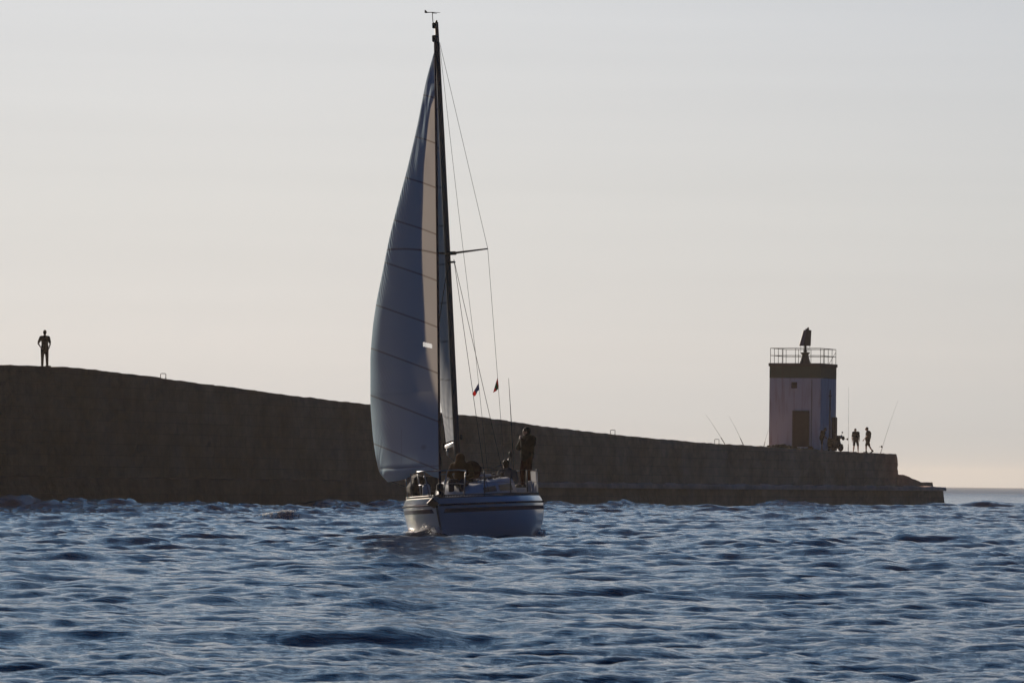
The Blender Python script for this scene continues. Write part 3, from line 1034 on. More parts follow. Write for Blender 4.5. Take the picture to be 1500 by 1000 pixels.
def figure(label, group, loc, rz, J, face, cloth, hair=None, scale=1.0, voxel=0.012, feet=True, hands_curl=0.5, wide=1.0, lfoot=None, rfoot=None):
    """J in a frame where the person faces -y unless posed; cloth: list of (child name, material, pieces)"""
    B = MB()
    face = Vector(face).normalized()
    side = face.cross(Vector((0, 0, 1))).normalized()
    up = side.cross(face)
    fr = Matrix((side, face, up)).transposed()
    sp = J['chest'] - J['pelvis']
    acr = (J['rsh'] - J['lsh']).normalized()
    dep = sp.cross(acr).normalized()
    rt = Matrix((acr, dep, sp.normalized())).transposed()
    B.ell(J['pelvis'], (.165, .115, .13), rt)
    B.ell(J['pelvis'].lerp(J['chest'], .5), (.145, .105, .19), rt)
    B.ell(J['chest'] + sp.normalized() * .02, (.175, .115, .19), rt)
    B.cone(J['lsh'].lerp(J['rsh'], .12), J['lsh'].lerp(J['rsh'], .88), .068, .068)
    B.cone(J['lsh'].lerp(J['rsh'], .5) - Vector((0, 0, .02)), J['head'] - up * .06, .062, .055)
    h = J['head']
    B.ell(h + up * .015, (.076, .096, .108), fr)
    B.ell(h - up * .06 + face * .03, (.055, .065, .06), fr)       # jaw
    B.ell(h + face * .102 - up * .012, (.013, .022, .026), fr, seg=8, rings=6)   # nose
    B.ell(h + face * .088 + up * .03, (.05, .02, .012), fr, seg=8, rings=6)      # brow
    B.ell(h + face * .09 - up * .062, (.026, .014, .011), fr, seg=8, rings=6)    # lips
    for s in (-1, 1):
        B.ell(h + side * .077 * s - up * .005 - face * .008, (.012, .022, .032), fr, seg=8, rings=6)
        B.ell(h + side * .03 * s + face * .084 + up * .012, (.014, .014, .010), fr, seg=8, rings=6)
    for s in 'lr':
        B.cone(J[s + 'sh'], J[s + 'el'], .052, .041)
        B.cone(J[s + 'el'], J[s + 'wr'], .041, .027)
        B.cone(J[s + 'hip'], J[s + 'kn'], .085, .058)
        B.cone(J[s + 'kn'].lerp(J[s + 'an'], .0), J[s + 'kn'].lerp(J[s + 'an'], .35), .056, .056)
        B.cone(J[s + 'kn'].lerp(J[s + 'an'], .35), J[s + 'an'], .056, .036)
        fd = (lfoot if s == 'l' else rfoot)
        fd = Vector(fd).normalized() if fd is not None else Vector((face.x, face.y, 0)).normalized()
        a = J[s + 'an']
        B.cone(a + Vector((0, 0, -.045)) - fd * .05, a + Vector((0, 0, -.055)) + fd * .15, .040, .034)
        # hand: palm, four fingers, thumb
        wr = J[s + 'wr']; d = (wr - J[s + 'el']).normalized()
        inn = (J['pelvis'].lerp(J['chest'], .4) - wr); inn = (inn - d * inn.dot(d)).normalized()
        acrs = d.cross(inn).normalized()
        if acrs.dot(face) < 0: acrs = -acrs
        palm = wr + d * .055
        rp = Matrix((acrs, inn, d)).transposed()
        B.ell(palm, (.040, .018, .052), rp, seg=10, rings=8)
        for k, ln in enumerate((.072, .082, .076, .058)):
            b0 = palm + d * .042 + acrs * (.027 - .018 * k)
            m1 = b0 + (d * .9 + inn * hands_curl * .45).normalized() * ln * .55
            e1 = m1 + (d * (1 - hands_curl * .6) + inn * hands_curl).normalized() * ln * .5
            B.cone(b0, m1, .0088, .008, seg=6); B.cone(m1, e1, .008, .0065, seg=6)
        t0 = palm + acrs * .034 - d * .018
        t1 = t0 + (acrs * .6 + d * .7 + inn * .25).normalized() * .038
        t2 = t1 + (d * .9 + inn * .4).normalized() * .032
        B.cone(t0, t1, .012, .0095, seg=6); B.cone(t1, t2, .0095, .0075, seg=6)
    body = fused(B, 'person', M['skin'], voxel=voxel, smooth=3)
    body.location = loc; body.rotation_euler = (0, 0, rz); body.scale = (scale * wide, scale * wide, scale)
    tag(body, label, 'person', group)
    for nm, mat, what in cloth:
        C = MB(); g = .042 if 'bulky' in what else 0.0
        if 'bulky' in what: C.ell(J['pelvis'] - Vector((0, 0, .07)), (.205, .165, .15), rt)
        if 'torso' in what:
            C.ell(J['pelvis'] + sp * (.1 - g), (.182 + g, .135 + g, .14 + g), rt)
            C.ell(J['pelvis'].lerp(J['chest'], .5), (.168 + g, .128 + g, .21), rt)
            C.ell(J['chest'] + sp.normalized() * .02, (.195 + g, .135 + g * 1.3, .205), rt)
            C.cone(J['lsh'].lerp(J['rsh'], .1), J['lsh'].lerp(J['rsh'], .9), .083 + g, .083 + g)
        if 'collar' in what:
            C.cone(J['lsh'].lerp(J['rsh'], .5), J['lsh'].lerp(J['rsh'], .5).lerp(h, .5), .085, .075)
        if 'hood' in what:
            C.ell(h + up * .02 - face * .02, (.102, .118, .135), fr)
            C.cone(h - up * .02 - face * .03, J['lsh'].lerp(J['rsh'], .5) - face * .02 - up * .06, .10, .20)
        for s in 'lr':
            if 'short_sleeves' in what: C.cone(J[s + 'sh'], J[s + 'sh'].lerp(J[s + 'el'], .72), .070, .066)
            if 'sleeves' in what:
                C.cone(J[s + 'sh'], J[s + 'el'], .073 + g, .060 + g * .6); C.cone(J[s + 'el'], J[s + 'el'].lerp(J[s + 'wr'], .93), .060 + g * .6, .044)
            if 'shorts' in what or 'trousers' in what:
                C.cone(J[s + 'hip'], J[s + 'kn'].lerp(J[s + 'hip'], .06 if 'shorts' in what else 0), .105, .082)
            if 'trousers' in what:
                C.cone(J[s + 'kn'], J[s + 'an'].lerp(J[s + 'kn'], .04), .078, .062)
            if 'boots' in what:
                if s == 'r': fused(C, nm, mat, body, voxel=max(voxel, .012), smooth=5); C = MB()
                a = J[s + 'an']; fd = (lfoot if s == 'l' else rfoot)
                fd = Vector(fd).normalized() if fd is not None else Vector((face.x, face.y, 0)).normalized()
                C.cone(a + Vector((0, 0, -.04)) - fd * .055, a + Vector((0, 0, -.048)) + fd * .16, .049, .042)
                C.cone(a, a + Vector((0, 0, .07)), .05, .048)
        if 'shorts' in what or 'trousers' in what:
            C.ell(J['pelvis'] - Vector((0, 0, .0)), (.182, .135, .145), rt)
        c = fused(C, nm, mat, body, voxel=max(voxel, .012), smooth=5)
    if hair is not None:
        C = MB(); C.ell(h + up * .032 - face * .016, (.087, .102, .103), fr); C.ell(h - up * .03 - face * .05, (.07, .055, .08), fr)
        fused(C, 'hair', hair, body, voxel=.012, smooth=2)
    return body


# man standing on the high end of the breakwater, hands at his pockets
p = deck_pt(65, -0.9, 536); p.z -= 0.03
Jm = pose(lsh=(-.185, .02, 1.42), lel=(-.30, .12, 1.13), lwr=(-.19, -.03, .95), rsh=(.185, 0, 1.42), rel=(.265, .10, 1.12), rwr=(.21, -.04, .92),
          head=(-.0, -.01, 1.64), lan=(-.10, 0, .09), lkn=(-.10, -.02, .5), ran=(.13, -.04, .09), rkn=(.115, -.03, .5), pelvis=(.01, 0, .97))
figure('lone man in long trousers standing on the high left end of the breakwater', 'people on the breakwater',
       p, R(8), Jm, (.1, 1, 0), [('t_shirt', M['cloth_dark'], ('torso', 'short_sleeves')), ('trousers', M['cloth_dark'], ('trousers',)), ('shoe', M['tyre'], ('boots',))],
       M['hairdark'], scale=1.0, voxel=.014, lfoot=(-.3, -1, 0), rfoot=(.9, -.5, 0))
# person bending by the tower
p = deck_pt(1204, -1.0)
Jb = pose(pelvis=(-.02, 0, .95), chest=(.06, 0, 1.27), neck=(.14, 0, 1.43), head=(.24, -.02, 1.56), lsh=(.0, .16, 1.38), rsh=(.10, -.17, 1.38),
          lel=(.12, .2, 1.13), lwr=(.24, .16, .98), rel=(.14, -.2, 1.12), rwr=(.26, -.14, 1.0), lhip=(-.02, .09, .92), rhip=(-.02, -.09, .92),
          lkn=(.03, .1, .5), rkn=(.0, -.1, .5), lan=(-.03, .1, .09), ran=(.02, -.1, .09))
figure('person with bowed head leaning forward in front of the tower side wall', 'people on the breakwater', p, 0, Jb, (.9, -.05, -.35),
       [('shirt', M['cloth_brown'], ('torso', 'short_sleeves', 'bulky')), ('trousers', M['cloth_brown'], ('shorts',))], M['hairdark'], scale=.93, voxel=.016)
# person in shorts, standing
p = deck_pt(1253.5, -0.9)
Js = pose(head=(-.04, 0, 1.62), lel=(-.27, 0, 1.12), lwr=(-.28, -.05, .86), rel=(.27, .03, 1.12), rwr=(.24, -.05, .88), lan=(-.17, .0, .09), lkn=(-.14, -.03, .5),
          ran=(.19, .02, .09), rkn=(.16, -.02, .5))
figure('shorter person in shorts standing feet apart beside the upright fishing rod', 'people on the breakwater', p, R(20), Js, (-.3, -1, 0),
       [('t_shirt', M['cloth_dark'], ('torso', 'short_sleeves', 'bulky')), ('shorts', M['cloth_dark'], ('shorts',))], M['hairdark'], scale=.95, voxel=.015, wide=1.08)
# person walking to the left
p = deck_pt(1271, -0.9)
Jw = pose(pelvis=(.0, 0, .96), chest=(.04, 0, 1.29), neck=(.0, 0, 1.47), head=(-.07, 0, 1.63), lsh=(.0, -.18, 1.42), rsh=(.08, .18, 1.41),
          lel=(-.08, -.24, 1.15), lwr=(-.24, -.24, .93), rel=(.20, .22, 1.14), rwr=(.16, .22, .9), lhip=(0, -.09, .92), rhip=(.0, .09, .92),
          lkn=(-.10, -.09, .50), lan=(-.10, -.09, .09), rkn=(.10, .09, .50), ran=(.30, .09, .14))
figure('taller person in shorts walking left with one arm forward near the end of the breakwater', 'people on the breakwater', p, 0, Jw, (-1, -.1, -.05),
       [('shirt', M['cloth_dark'], ('torso', 'short_sleeves', 'bulky')), ('shorts', M['cloth_dark'], ('shorts',)), ('shoe', M['tyre'], ('boots',))], M['hairdark'], scale=1.03, voxel=.015, wide=1.06,
       lfoot=(-1, 0, 0), rfoot=(-.8, 0, -.5))


# fishing rods
def fishing_rod(px0, py0, px1, py1, lab, off=-0.7, reel=True, reel_f=0.12):
    a = on_plane(px0, py0, off); t = along(a); a.z = topz(t) - .02
    b = at(px1, py1, a.y)
    e = empty('fishing_rod', a); tag(e, lab, 'fishing rod', 'fishing rods on the breakwater')
    d = b - a; n = d.normalized(); sd = n.cross(Vector((0, 1, 0))).normalized()
    mb = MB(); k = 14
    pts = [d * (i / k) + sd * (-.10 * (i / k) ** 3 * (1 if d.x > 0 else -1) * (abs(d.x) > .3)) for i in range(k + 1)]
    mb.tube(pts, [.013 - .009 * (i / k) for i in range(k + 1)], 6); mb.build('blank', M['rod'], e, smooth=True)
    mb = MB(); mb.tube([n * .05, n * .55], .024, 8); mb.build('grip', M['black'], e, smooth=True)
    if reel:
        c = n * (d.length * reel_f) + sd * .07
        mb = MB(); mb.ell(c, (.06, .05, .075), None, 10, 8); mb.tube([c, c + Vector((-.13, 0, .02)), c + Vector((-.15, 0, -.03))], .012, 6)
        mb.tube([c, c - sd * .07], .014, 6); mb.build('reel', M['black'], e, smooth=True)
    return e


fishing_rod(1242.5, 660.5, 1243.3, 566, 'upright fishing rod with a reel beside the shorter person in shorts', reel_f=.20)
fishing_rod(1289.5, 663, 1313.5, 586, 'fishing rod leaning right at the far end of the breakwater', reel_f=.13)
fishing_rod(1062.5, 649.5, 1035, 605, 'leftmost slanted fishing rod on the breakwater beside the hoop handrail', reel=False)
fishing_rod(1089.5, 651.5, 1070, 609, 'slanted fishing rod midway between the hoop handrail and the tower', reel=False)
fishing_rod(1118, 653, 1126, 622, 'short rod leaning right against the left edge of the tower', off=-3.5, reel=False)

# bag by the tower door
p = deck_pt(1187.5, -1.3)
e = empty('bag', p); tag(e, 'small dark bag lying on the ground at the foot of the tower near its door', 'bag')
mb = MB(); mb.ell((0, 0, .12), (.22, .14, .16)); mb.box((0, 0, .07), (.40, .24, .14)); fused(mb, 'holdall', M['cloth_dark'], e, .02, 4)
mb = MB(); mb.tube([(-.12, -.1, .2), (-.08, -.1, .32), (.08, -.1, .32), (.12, -.1, .2)], .014, 6); mb.build('handle', M['cloth_brown'], e, smooth=True)

# scooter parked by the tower
p = deck_pt(1222, -1.1)
scn = empty('scooter', p, R(-48)); tag(scn, 'dark motor scooter with a mirror parked at the right corner of the light tower', 'scooter')
# local: x = forward
for xw in (-.62, .62):
    mb = MB()
    mb.tube([(xw + .19 * math.cos(a), 0, .26 + .19 * math.sin(a)) for a in np.linspace(0, 2 * math.pi, 25)], .065, 8, caps=False)
    wo = mb.build('wheel', M['tyre'], scn, smooth=True)
    mb = MB(); mb.tube([(xw, -.05, .26), (xw, .05, .26)], .15, 16); mb.build('rim', M['steel'], wo)
mb = MB()
mb.ell((-.45, 0, .55), (.46, .19, .24)); mb.ell((-.62, 0, .72), (.30, .17, .14)); mb.box((0.02, 0, .30), (.55, .36, .10)); mb.cone((.30, 0, .32), (.46, 0, .95), .13, .11)
mb.ell((.36, 0, .60), (.10, .26, .36), Matrix.Rotation(R(-14), 3, 'Y')); mb.ell((.50, 0, .98), (.16, .16, .13)); mb.ell((.62, 0, .44), (.22, .10, .10))
fused(mb, 'body', M['scooterpaint'], scn, .02, 5)
mb = MB(); mb.ell((-.40, 0, .84), (.42, .16, .08)); mb.ell((-.62, 0, .88), (.18, .15, .08)); fused(mb, 'seat', M['black'], scn, .02, 4)
mb = MB(); mb.box((-.86, 0, 1.05), (.34, .40, .32)); mb.build('top_case', M['scooterpaint'], scn, bevel=.08)
mb = MB(); mb.tube([(.40, -.36, 1.10), (.48, -.18, 1.08), (.50, 0, 1.05), (.48, .18, 1.08), (.40, .36, 1.10)], .022, 8)
mb.cone((.42, -.24, 1.09), (.36, -.38, 1.10), .035, .035); mb.cone((.42, .24, 1.09), (.36, .38, 1.10), .035, .035); mb.build('handlebar', M['black'], scn, smooth=True)
for s in (-1, 1):
    mb = MB(); mb.tube([(.44, s * .24, 1.1), (.42, s * .34, 1.26)], .010, 6); mb.ell((.42, s * .36, 1.31), (.03, .075, .06)); mb.build('mirror', M['black'], scn, smooth=True)
mb = MB(); mb.ell((.66, 0, .98), (.06, .10, .10)); mb.build('headlight', M['steel'], scn, smooth=True)
for q in (-.3, .3):
    MB().ell((.56, q, .92), (.10, .12, .15)).build('hand_guard', M['black'], scn, smooth=True)

# ------------------------------------------------------------------ sailboat
boat = bpy.data.objects.new('sailboat', None); COL.objects.link(boat)
boat.matrix_world = TB
tag(boat, 'white sloop heading towards the camera under full sail with dark hull stripes', 'sailboat')

Bt = curve([(0, .03), (.5, .33), (1.0, .60), (2.2, 1.17), (3.5, 1.58), (5, 1.82), (6.5, 1.92), (8, 1.88), (9.5, 1.70), (11, 1.40)])
Dr = curve([(0, .15), (1, .28), (3, .42), (6, .48), (9, .30), (11, .08)])
Pw = curve([(0, 1.7), (1.5, 2.0), (4, 2.6), (7, 3.0), (11, 2.8)])
ZD = 1.25
ZM = 1.02


def stem_y(z):
    return np.where(z >= 0, 0.98 * (1 - np.clip(z / ZD, 0, 1) ** 1.1), 0.98 + 2.6 * np.clip(-z, 0, 1))


def half(y, z):
    y = np.asarray(y, float); z = np.asarray(z, float)
    ys = stem_y(z)
    yy = np.clip((y - ys) * 11 / (11 - ys), 0, 11)
    b = Bt(yy); d = Dr(y); p = Pw(y)
    q = np.clip((ZM - z) / (ZM + d), 0, 1)
    g = np.where(z >= ZM, 1 - .06 * np.clip((z - ZM) / (ZD - ZM), 0, 1) ** 1.5, (1 - q ** p) ** (1 / p))
    return b * np.clip(g, 0, 1)


zs = np.array([1.25, 1.2, 1.14, 1.08, 1.02, .96, .88, .8, .7, .6, .5, .4, .3, .2, .1, .05, 0, -.06, -.12, -.2, -.3, -.4, -.5])
nst = 90
u = np.linspace(0, 1, nst) ** 1.4
Pz = np.zeros((len(zs), nst, 3))
for i, z in enumerate(zs):
    ys = float(stem_y(z)); yv = ys + (11 - ys) * u
    Pz[i, :, 0] = half(yv, z); Pz[i, :, 1] = yv; Pz[i, :, 2] = z
mb = MB()
mi_row = [0 if z > .06 else 1 for z in zs]
for sgn in (1, -1):
    Q = Pz.copy(); Q[..., 0] *= sgn
    n0 = len(mb.v); nr, nc = Q.shape[:2]
    mb.v.extend(Vector(p) for p in Q.reshape(-1, 3))
    for i in range(nr - 1):
        for j in range(nc - 1):
            a = n0 + i * nc + j
            mb.face((a, a + 1, a + nc + 1, a + nc), mi_row[i])
# transom
tr = [Vector((half(11, z), 11, z)) for z in zs]
n0 = len(mb.v); mb.v.extend(tr); mb.v.extend(Vector((-p.x, p.y, p.z)) for p in tr)
for i in range(len(zs) - 1):
    mb.face((n0 + i, n0 + i + 1, n0 + len(zs) + i + 1, n0 + len(zs) + i), 0)
hull = mb.build('hull', [M['gelcoat'], M['antifoul']], boat, smooth=True)


def along_hull(z, y0, y1, off, n=60):
    ys = np.linspace(y0, y1, n)
    return ys, half(ys, np.full(n, z)) + off


# rubbing strake, stripe, toe rail: one per side
for sgn in (1, -1):
    ys, b = along_hull(1.06, .22, 10.98, .012)
    mb = MB().tube([(sgn * bb, y, 1.06) for y, bb in zip(ys, b)], .028, 8); mb.build('rubbing_strake', M['navy'], hull, smooth=True)
    rows = []
    for z in np.linspace(.95, .83, 5):
        ys, b = along_hull(z, .52, 10.9, .004)
        rows.append(np.stack([sgn * b, ys, np.full_like(ys, z)], -1))
    MB().grid(np.array(rows)).build('stripe', M['stripe'], hull, smooth=True)
    ys, b = along_hull(1.25, .06, 10.95, -.03, 160)
    mb = MB()
    mb.tube([(sgn * bb, y, 1.335) for y, bb in zip(ys, b)], .016, 6)
    mb.tube([(sgn * bb, y, 1.262) for y, bb in zip(ys, b)], .020, 6)
    for i in range(0, 160, 1):
        mb.tube([(sgn * b[i], ys[i], 1.25), (sgn * b[i], ys[i], 1.335)], .013, 5, caps=False)
    mb.build('toe_rail', M['teak'], boat, smooth=True)

# deck
rows = []
yv = np.linspace(.04, 11, 60)
for f in np.linspace(-1, 1, 21):
    b = half(yv, np.full_like(yv, 1.245)) * f
    rows.append(np.stack([b, yv, 1.245 + .06 * (1 - f * f) * np.clip(yv / 3, 0, 1)], -1))
MB().grid(np.array(rows)).build('deck', M['deck'], boat, smooth=True)

# cabin trunk
cw = curve([(2.9, .34), (3.6, .55), (5, .86), (6.5, 1.08), (8.0, 1.16)])
ch = curve([(2.9, 1.29), (3.25, 1.42), (3.8, 1.58), (5, 1.70), (6.5, 1.80), (8.0, 1.86)])
rows = []
sec = [(-1.0, 0), (-.97, .35), (-.92, .72), (-.86, .90), (-.74, .98), (-.4, 1.02), (0, 1.04), (.4, 1.02), (.74, .98), (.86, .90), (.92, .72), (.97, .35), (1.0, 0)]
ycs = np.linspace(2.9, 8.0, 30)
for a, hh in sec:
    rows.append([(a * float(cw(y)), y, 1.27 + (float(ch(y)) - 1.27) * hh) for y in ycs])
P_ = np.array(rows)
mb = MB().grid(P_)
n0 = len(mb.v); k = len(sec)
mb.v.extend(Vector(P_[i, -1]) for i in range(k)); mb.face([n0 + i for i in range(k)])
cabin = mb.build('cabin', M['deck'], boat, smooth=True)
for sgn in (1, -1):
    for (ya, yb) in ((4.4, 5.5), (5.8, 7.4)):
        rr_ = []
        for hh, ff in ((.32, .985), (.50, .965), (.68, .935)):
            rr_.append([(sgn * (ff * float(cw(y)) + .004), y, 1.27 + (float(ch(y)) - 1.27) * hh) for y in np.linspace(ya, yb, 10)])
        MB().grid(np.array(rr_)).build('window', M['glassdark'], cabin, smooth=True)
    mb = MB(); ys = np.linspace(4.6, 7.3, 7); xx = [sgn * .62 * float(cw(y)) for y in ys]; zz = [float(ch(y)) + .09 for y in ys]
    mb.tube(list(zip(xx, ys, zz)), .018, 6)
    for a, b, c in zip(xx, ys, zz): mb.tube([(a, b, c), (a, b, c - .10)], .016, 6)
    mb.build('handrail', M['teak'], cabin, smooth=True)
mb = MB(); mb.box((0, 5.3, 1.78), (.62, .62, .07)); mb.build('hatch', M['glassdark'], cabin, bevel=.02)
mb = MB(); mb.box((0, 7.3, 1.92), (.8, 1.2, .08)); mb.build('companionway_slide', M['deck'], cabin, bevel=.02)
for xx, yy in ((.55, 7.5), (-.55, 7.5), (.85, 7.2)):
    mb = MB(); mb.lathe((xx, yy, 1.84), [(.07, 0), (.06, .04), (.045, .08), (.05, .12), (.065, .14), (.02, .15)], 14); mb.build('winch', M['black'], cabin, smooth=False)
for k in range(14):
    mb = MB()
    x = random.uniform(-.1, .75); y = random.uniform(5.9, 7.0)
    z = float(ch(y)) + .02
    mb.tube([(x, y, z), (x + random.uniform(-.2, .2), y + .15, z + .05), (x + random.uniform(-.3, .3), y + .3, z + .01)], .014, 5)
    mb.build('loose_line', M['rope'], cabin, smooth=True)
# cockpit coamings, seats
for sgn in (1, -1):
    mb = MB(); mb.box((sgn * 1.15, 9.25, 1.38), (.55, 2.5, .26), taper=.9); mb.build('coaming', M['deck'], boat, bevel=.04)
mb = MB(); mb.box((0, 9.3, 1.34), (1.7, 2.4, .14)); mb.build('cockpit_seat', M['deck'], boat, bevel=.03)

# mast and boom
YM = 4.65
ma = L(669.8, 668, YM); mt = L(639.2, 33, YM + .12)
mdir = (mt - ma).normalized()
mbase = ma - mdir * ((ma.z - 1.62) / mdir.z)
mlen = (mt - mbase).length


def mast_pt(z):
    return mbase + mdir * ((z - mbase.z) / mdir.z)


mast_e = MB()
zl = [mbase.z, 3.0, 8.0, 12.0, 14.0, mt.z]
mast_e.tube([mast_pt(z) for z in zl], [.112, .112, .112, .105, .088, .072], 16, squash=.78, axis=(0, 1, 0))
mast = mast_e.build('mast', M['spar'], boat, smooth=True)
# spreaders
sp_z = mast_pt(0).z
sp_root = L(660.5, 371, YM)
tipP = L(714.5, 364.3, YM + .35)
dP = tipP - sp_root
mb = MB().tube([sp_root + Vector((.05, 0, 0)), tipP], [.034, .02], 8); mb.build('spreader', M['black'], mast, smooth=True)
tipS = sp_root + Vector((-dP.x, dP.y, dP.z))
mb = MB().tube([sp_root - Vector((.05, 0, 0)), tipS], [.034, .02], 8); mb.build('spreader', M['black'], mast, smooth=True)
MB().box(sp_root, (.30, .26, .10)).build('spreader_bracket', M['black'], mast, bevel=.015)
MB().box(L(661, 384, YM), (.22, .26, .05)).build('shroud_bracket', M['black'], mast, bevel=.015)
MB().box(L(636.8, 38, YM - .05), (.13, .20, .16)).build('masthead_block', M['black'], mast, bevel=.02)
MB().box(L(637, 57, YM - .05), (.14, .22, .20)).build('masthead_block', M['black'], mast, bevel=.02)
mb = MB(); mb.tube([L(639.3, 35, YM), L(639.3, 30, YM)], .03, 8); mb.build('masthead_light', M['black'], mast, smooth=True)
a = L(634.2, 33, YM); b = L(633.3, 18.5, YM)
mb = MB(); mb.tube([a, b], .012, 6); mb.tube([a, L(637, 36, YM)], .014, 6); mb.build('vane_staff', M['wire'], mast, smooth=True)
mb = MB(); mb.tube([L(623, 18.6, YM - .25), b, L(645, 18.9, YM + .25)], [.014, .012, .005], 6)
q = [L(622, 15, YM - .28), L(623.6, 15.3, YM - .28), L(626.6, 18.6, YM - .2), L(625.5, 19.6, YM - .2), L(622, 19.4, YM - .28)]
mb.prism(q, (0, .02, 0)); mb.tube([b + Vector((.0, 0, -.02)), L(640, 20.5, YM + .2)], [.010, .006], 6); mb.build('wind_vane', M['black'], mast, smooth=False)
# vertical black things on the mast
mb = MB(); mb.ell(L(675.3, 640, YM - .1), (.045, .05, .09)); mb.build('halyard_winch', M['black'], mast, smooth=True)

YG = YM + .14
goose = mast_pt(L(668, 648, YM).z) + Vector((0, .12, 0))
bend = L(653.2, 654.2, YM + 4.4)
bd = (bend - goose)
mb = MB().tube([goose, goose + bd * .5, bend], [.06, .065, .06], 12, squash=.8); boom = mb.build('boom', M['whitespar'], boat, smooth=True)
mb = MB(); mb.box(bend + bd.normalized() * .02, (.16, .08, .20)); mb.tube([bend, bend + Vector((-.03, 0, .28))], .02, 6); mb.build('boom_end', M['black'], boom)
mb = MB(); mb.tube([bend + Vector((.12, -.5, -.08)), bend + Vector((.12, -.5, -.28))], .03, 8); mb.build('mainsheet_block', M['steel'], boom, smooth=True)
mb = MB(); mb.tube([bend + Vector((.12, -.5, -.25)), Vector((.05, 8.6, 1.5))], .012, 6); mb.build('mainsheet', M['rope'], boat, smooth=True)
mb = MB(); mb.tube([goose + bd * .3 + Vector((0, 0, -.08)), mast_pt(1.75) + Vector((0, .12, 0))], .016, 6); mb.build('boom_vang', M['rope'], boat, smooth=True)


def attr_float(me, name, arr):
    a = me.attributes.new(name, 'FLOAT', 'POINT'); a.data.foreach_set('value', np.asarray(arr, np.float32).ravel())


def sail_obj(name, P, seam, mat, parent, mask=None):
    nr, nc = P.shape[:2]
    me = bpy.data.meshes.new(name)
    idx = np.arange(nr * nc).reshape(nr, nc)
    q = np.stack([idx[:-1, :-1], idx[:-1, 1:], idx[1:, 1:], idx[1:, :-1]], -1)
    keep = np.ones(q.shape[:2], bool) if mask is None else ~mask
    q = q[keep].reshape(-1, 4)
    me.from_pydata(P.reshape(-1, 3).tolist(), [], q.tolist())
    attr_float(me, 'seam', seam)
    me.polygons.foreach_set('use_smooth', np.ones(len(q), bool))
    me.materials.append(mat)
    o = bpy.data.objects.new(name, me); COL.objects.link(o); o.parent = parent
    return o


# mainsail
nu, nvv = 60, 260
uu = np.linspace(0, 1, nu)[None, :]; vv = np.linspace(0, 1, nvv)[:, None]
zlo = goose.z + .10; zhi = L(638.5, 60, YM).z
Pm = np.zeros((nvv, nu, 3))
leech_tw = curve([(0, 0), (.13, .14), (.4, .42), (.7, .50), (1, 0)])
for i in range(nvv):
    v = i / (nvv - 1)
    z0 = zlo + (zhi - zlo) * v
    lf = mast_pt(z0) + Vector((0, .10, 0))
    c0 = bend + Vector((0, -.15, .12))
    le = Vector((c0.x * (1 - v) + mast_pt(zhi).x * v - float(leech_tw(v)), 0, 0))
    lz = c0.z + (zhi + .0 - c0.z) * v
    le = Vector((le.x, YM + .16 + 4.25 * (1 - v) ** .85 + .04, lz))
    ch_ = (le - lf)
    nrm = Vector((-ch_.y, ch_.x, 0)).normalized()
    if nrm.x > 0: nrm = -nrm
    camb = (.012 + .11 * math.sin(math.pi * min(1, v * 1.1))) * ch_.length
    for j in range(nu):
        t = j / (nu - 1)
        p = lf + ch_ * t + nrm * (4 * camb * t * (1 - t) * (1.15 - .3 * t))
        Pm[i, j] = p
sm_ = np.zeros((nvv, nu))
zz = Pm[..., 2] - .25 * uu
for k in range(12):
    sm_ = np.maximum(sm_, np.exp(-((zz - (zlo + .6 + 1.15 * k)) / .022) ** 2) * .8)
# crinkles near the foot
wr = .012 * np.sin(Pm[..., 1] * 9 + Pm[..., 2] * 7) * np.exp(-(Pm[..., 2] - zlo) / 1.2) + .008 * np.sin(Pm[..., 2] * 23 - Pm[..., 1] * 4) * np.exp(-(Pm[..., 2] - zlo) / 1.0)
Pm[..., 0] += wr * np.sin(np.pi * np.clip(uu, 0, 1)) ** .3
sail_obj('mainsail', Pm, sm_, M['main'], boat)

# headsail
OUT = [(637.2, 72), (624, 120), (611, 185), (597, 245), (583, 298), (570, 350), (560, 400), (551, 445), (545.5, 485), (542.5, 530), (542.5, 580),
       (545.5, 630), (549.5, 662), (555, 688), (559, 703)]
tack = L(644.5, 703, .50); headp = L(637.3, 70, YM - .30)
ypos = curve([(0, 5.5), (.3, 5.55), (.6, 5.35), (.85, 4.95), (1, YM - .28)])
outp = curve([(a[1], a[0]) for a in OUT])
nu, nvv = 300, 760
AFT_RUN = 35.2
entry = curve([(0, .004), (.15, .004), (.24, .06), (.353, .14), (.48, .19), (.64, .28), (.80, .36), (.87, .30), (.92, .02), (1, .004)])
hook_deg = curve([(0, 21), (.12, 20), (.3, 16), (.6, 13), (1, 8)])
hook_t0 = curve([(0, .60), (.15, .66), (.4, .80), (1, .86)])
foot_drop = curve([(0, 703), (.15, 700), (.3, 692), (.38, 692), (.48, 697), (.58, 701), (.75, 703.5), (.9, 704), (1, 701)])
Pj = np.zeros((nvv, nu, 3))
pleat_n = np.random.default_rng(4)
tt = np.linspace(0, 1, nu)
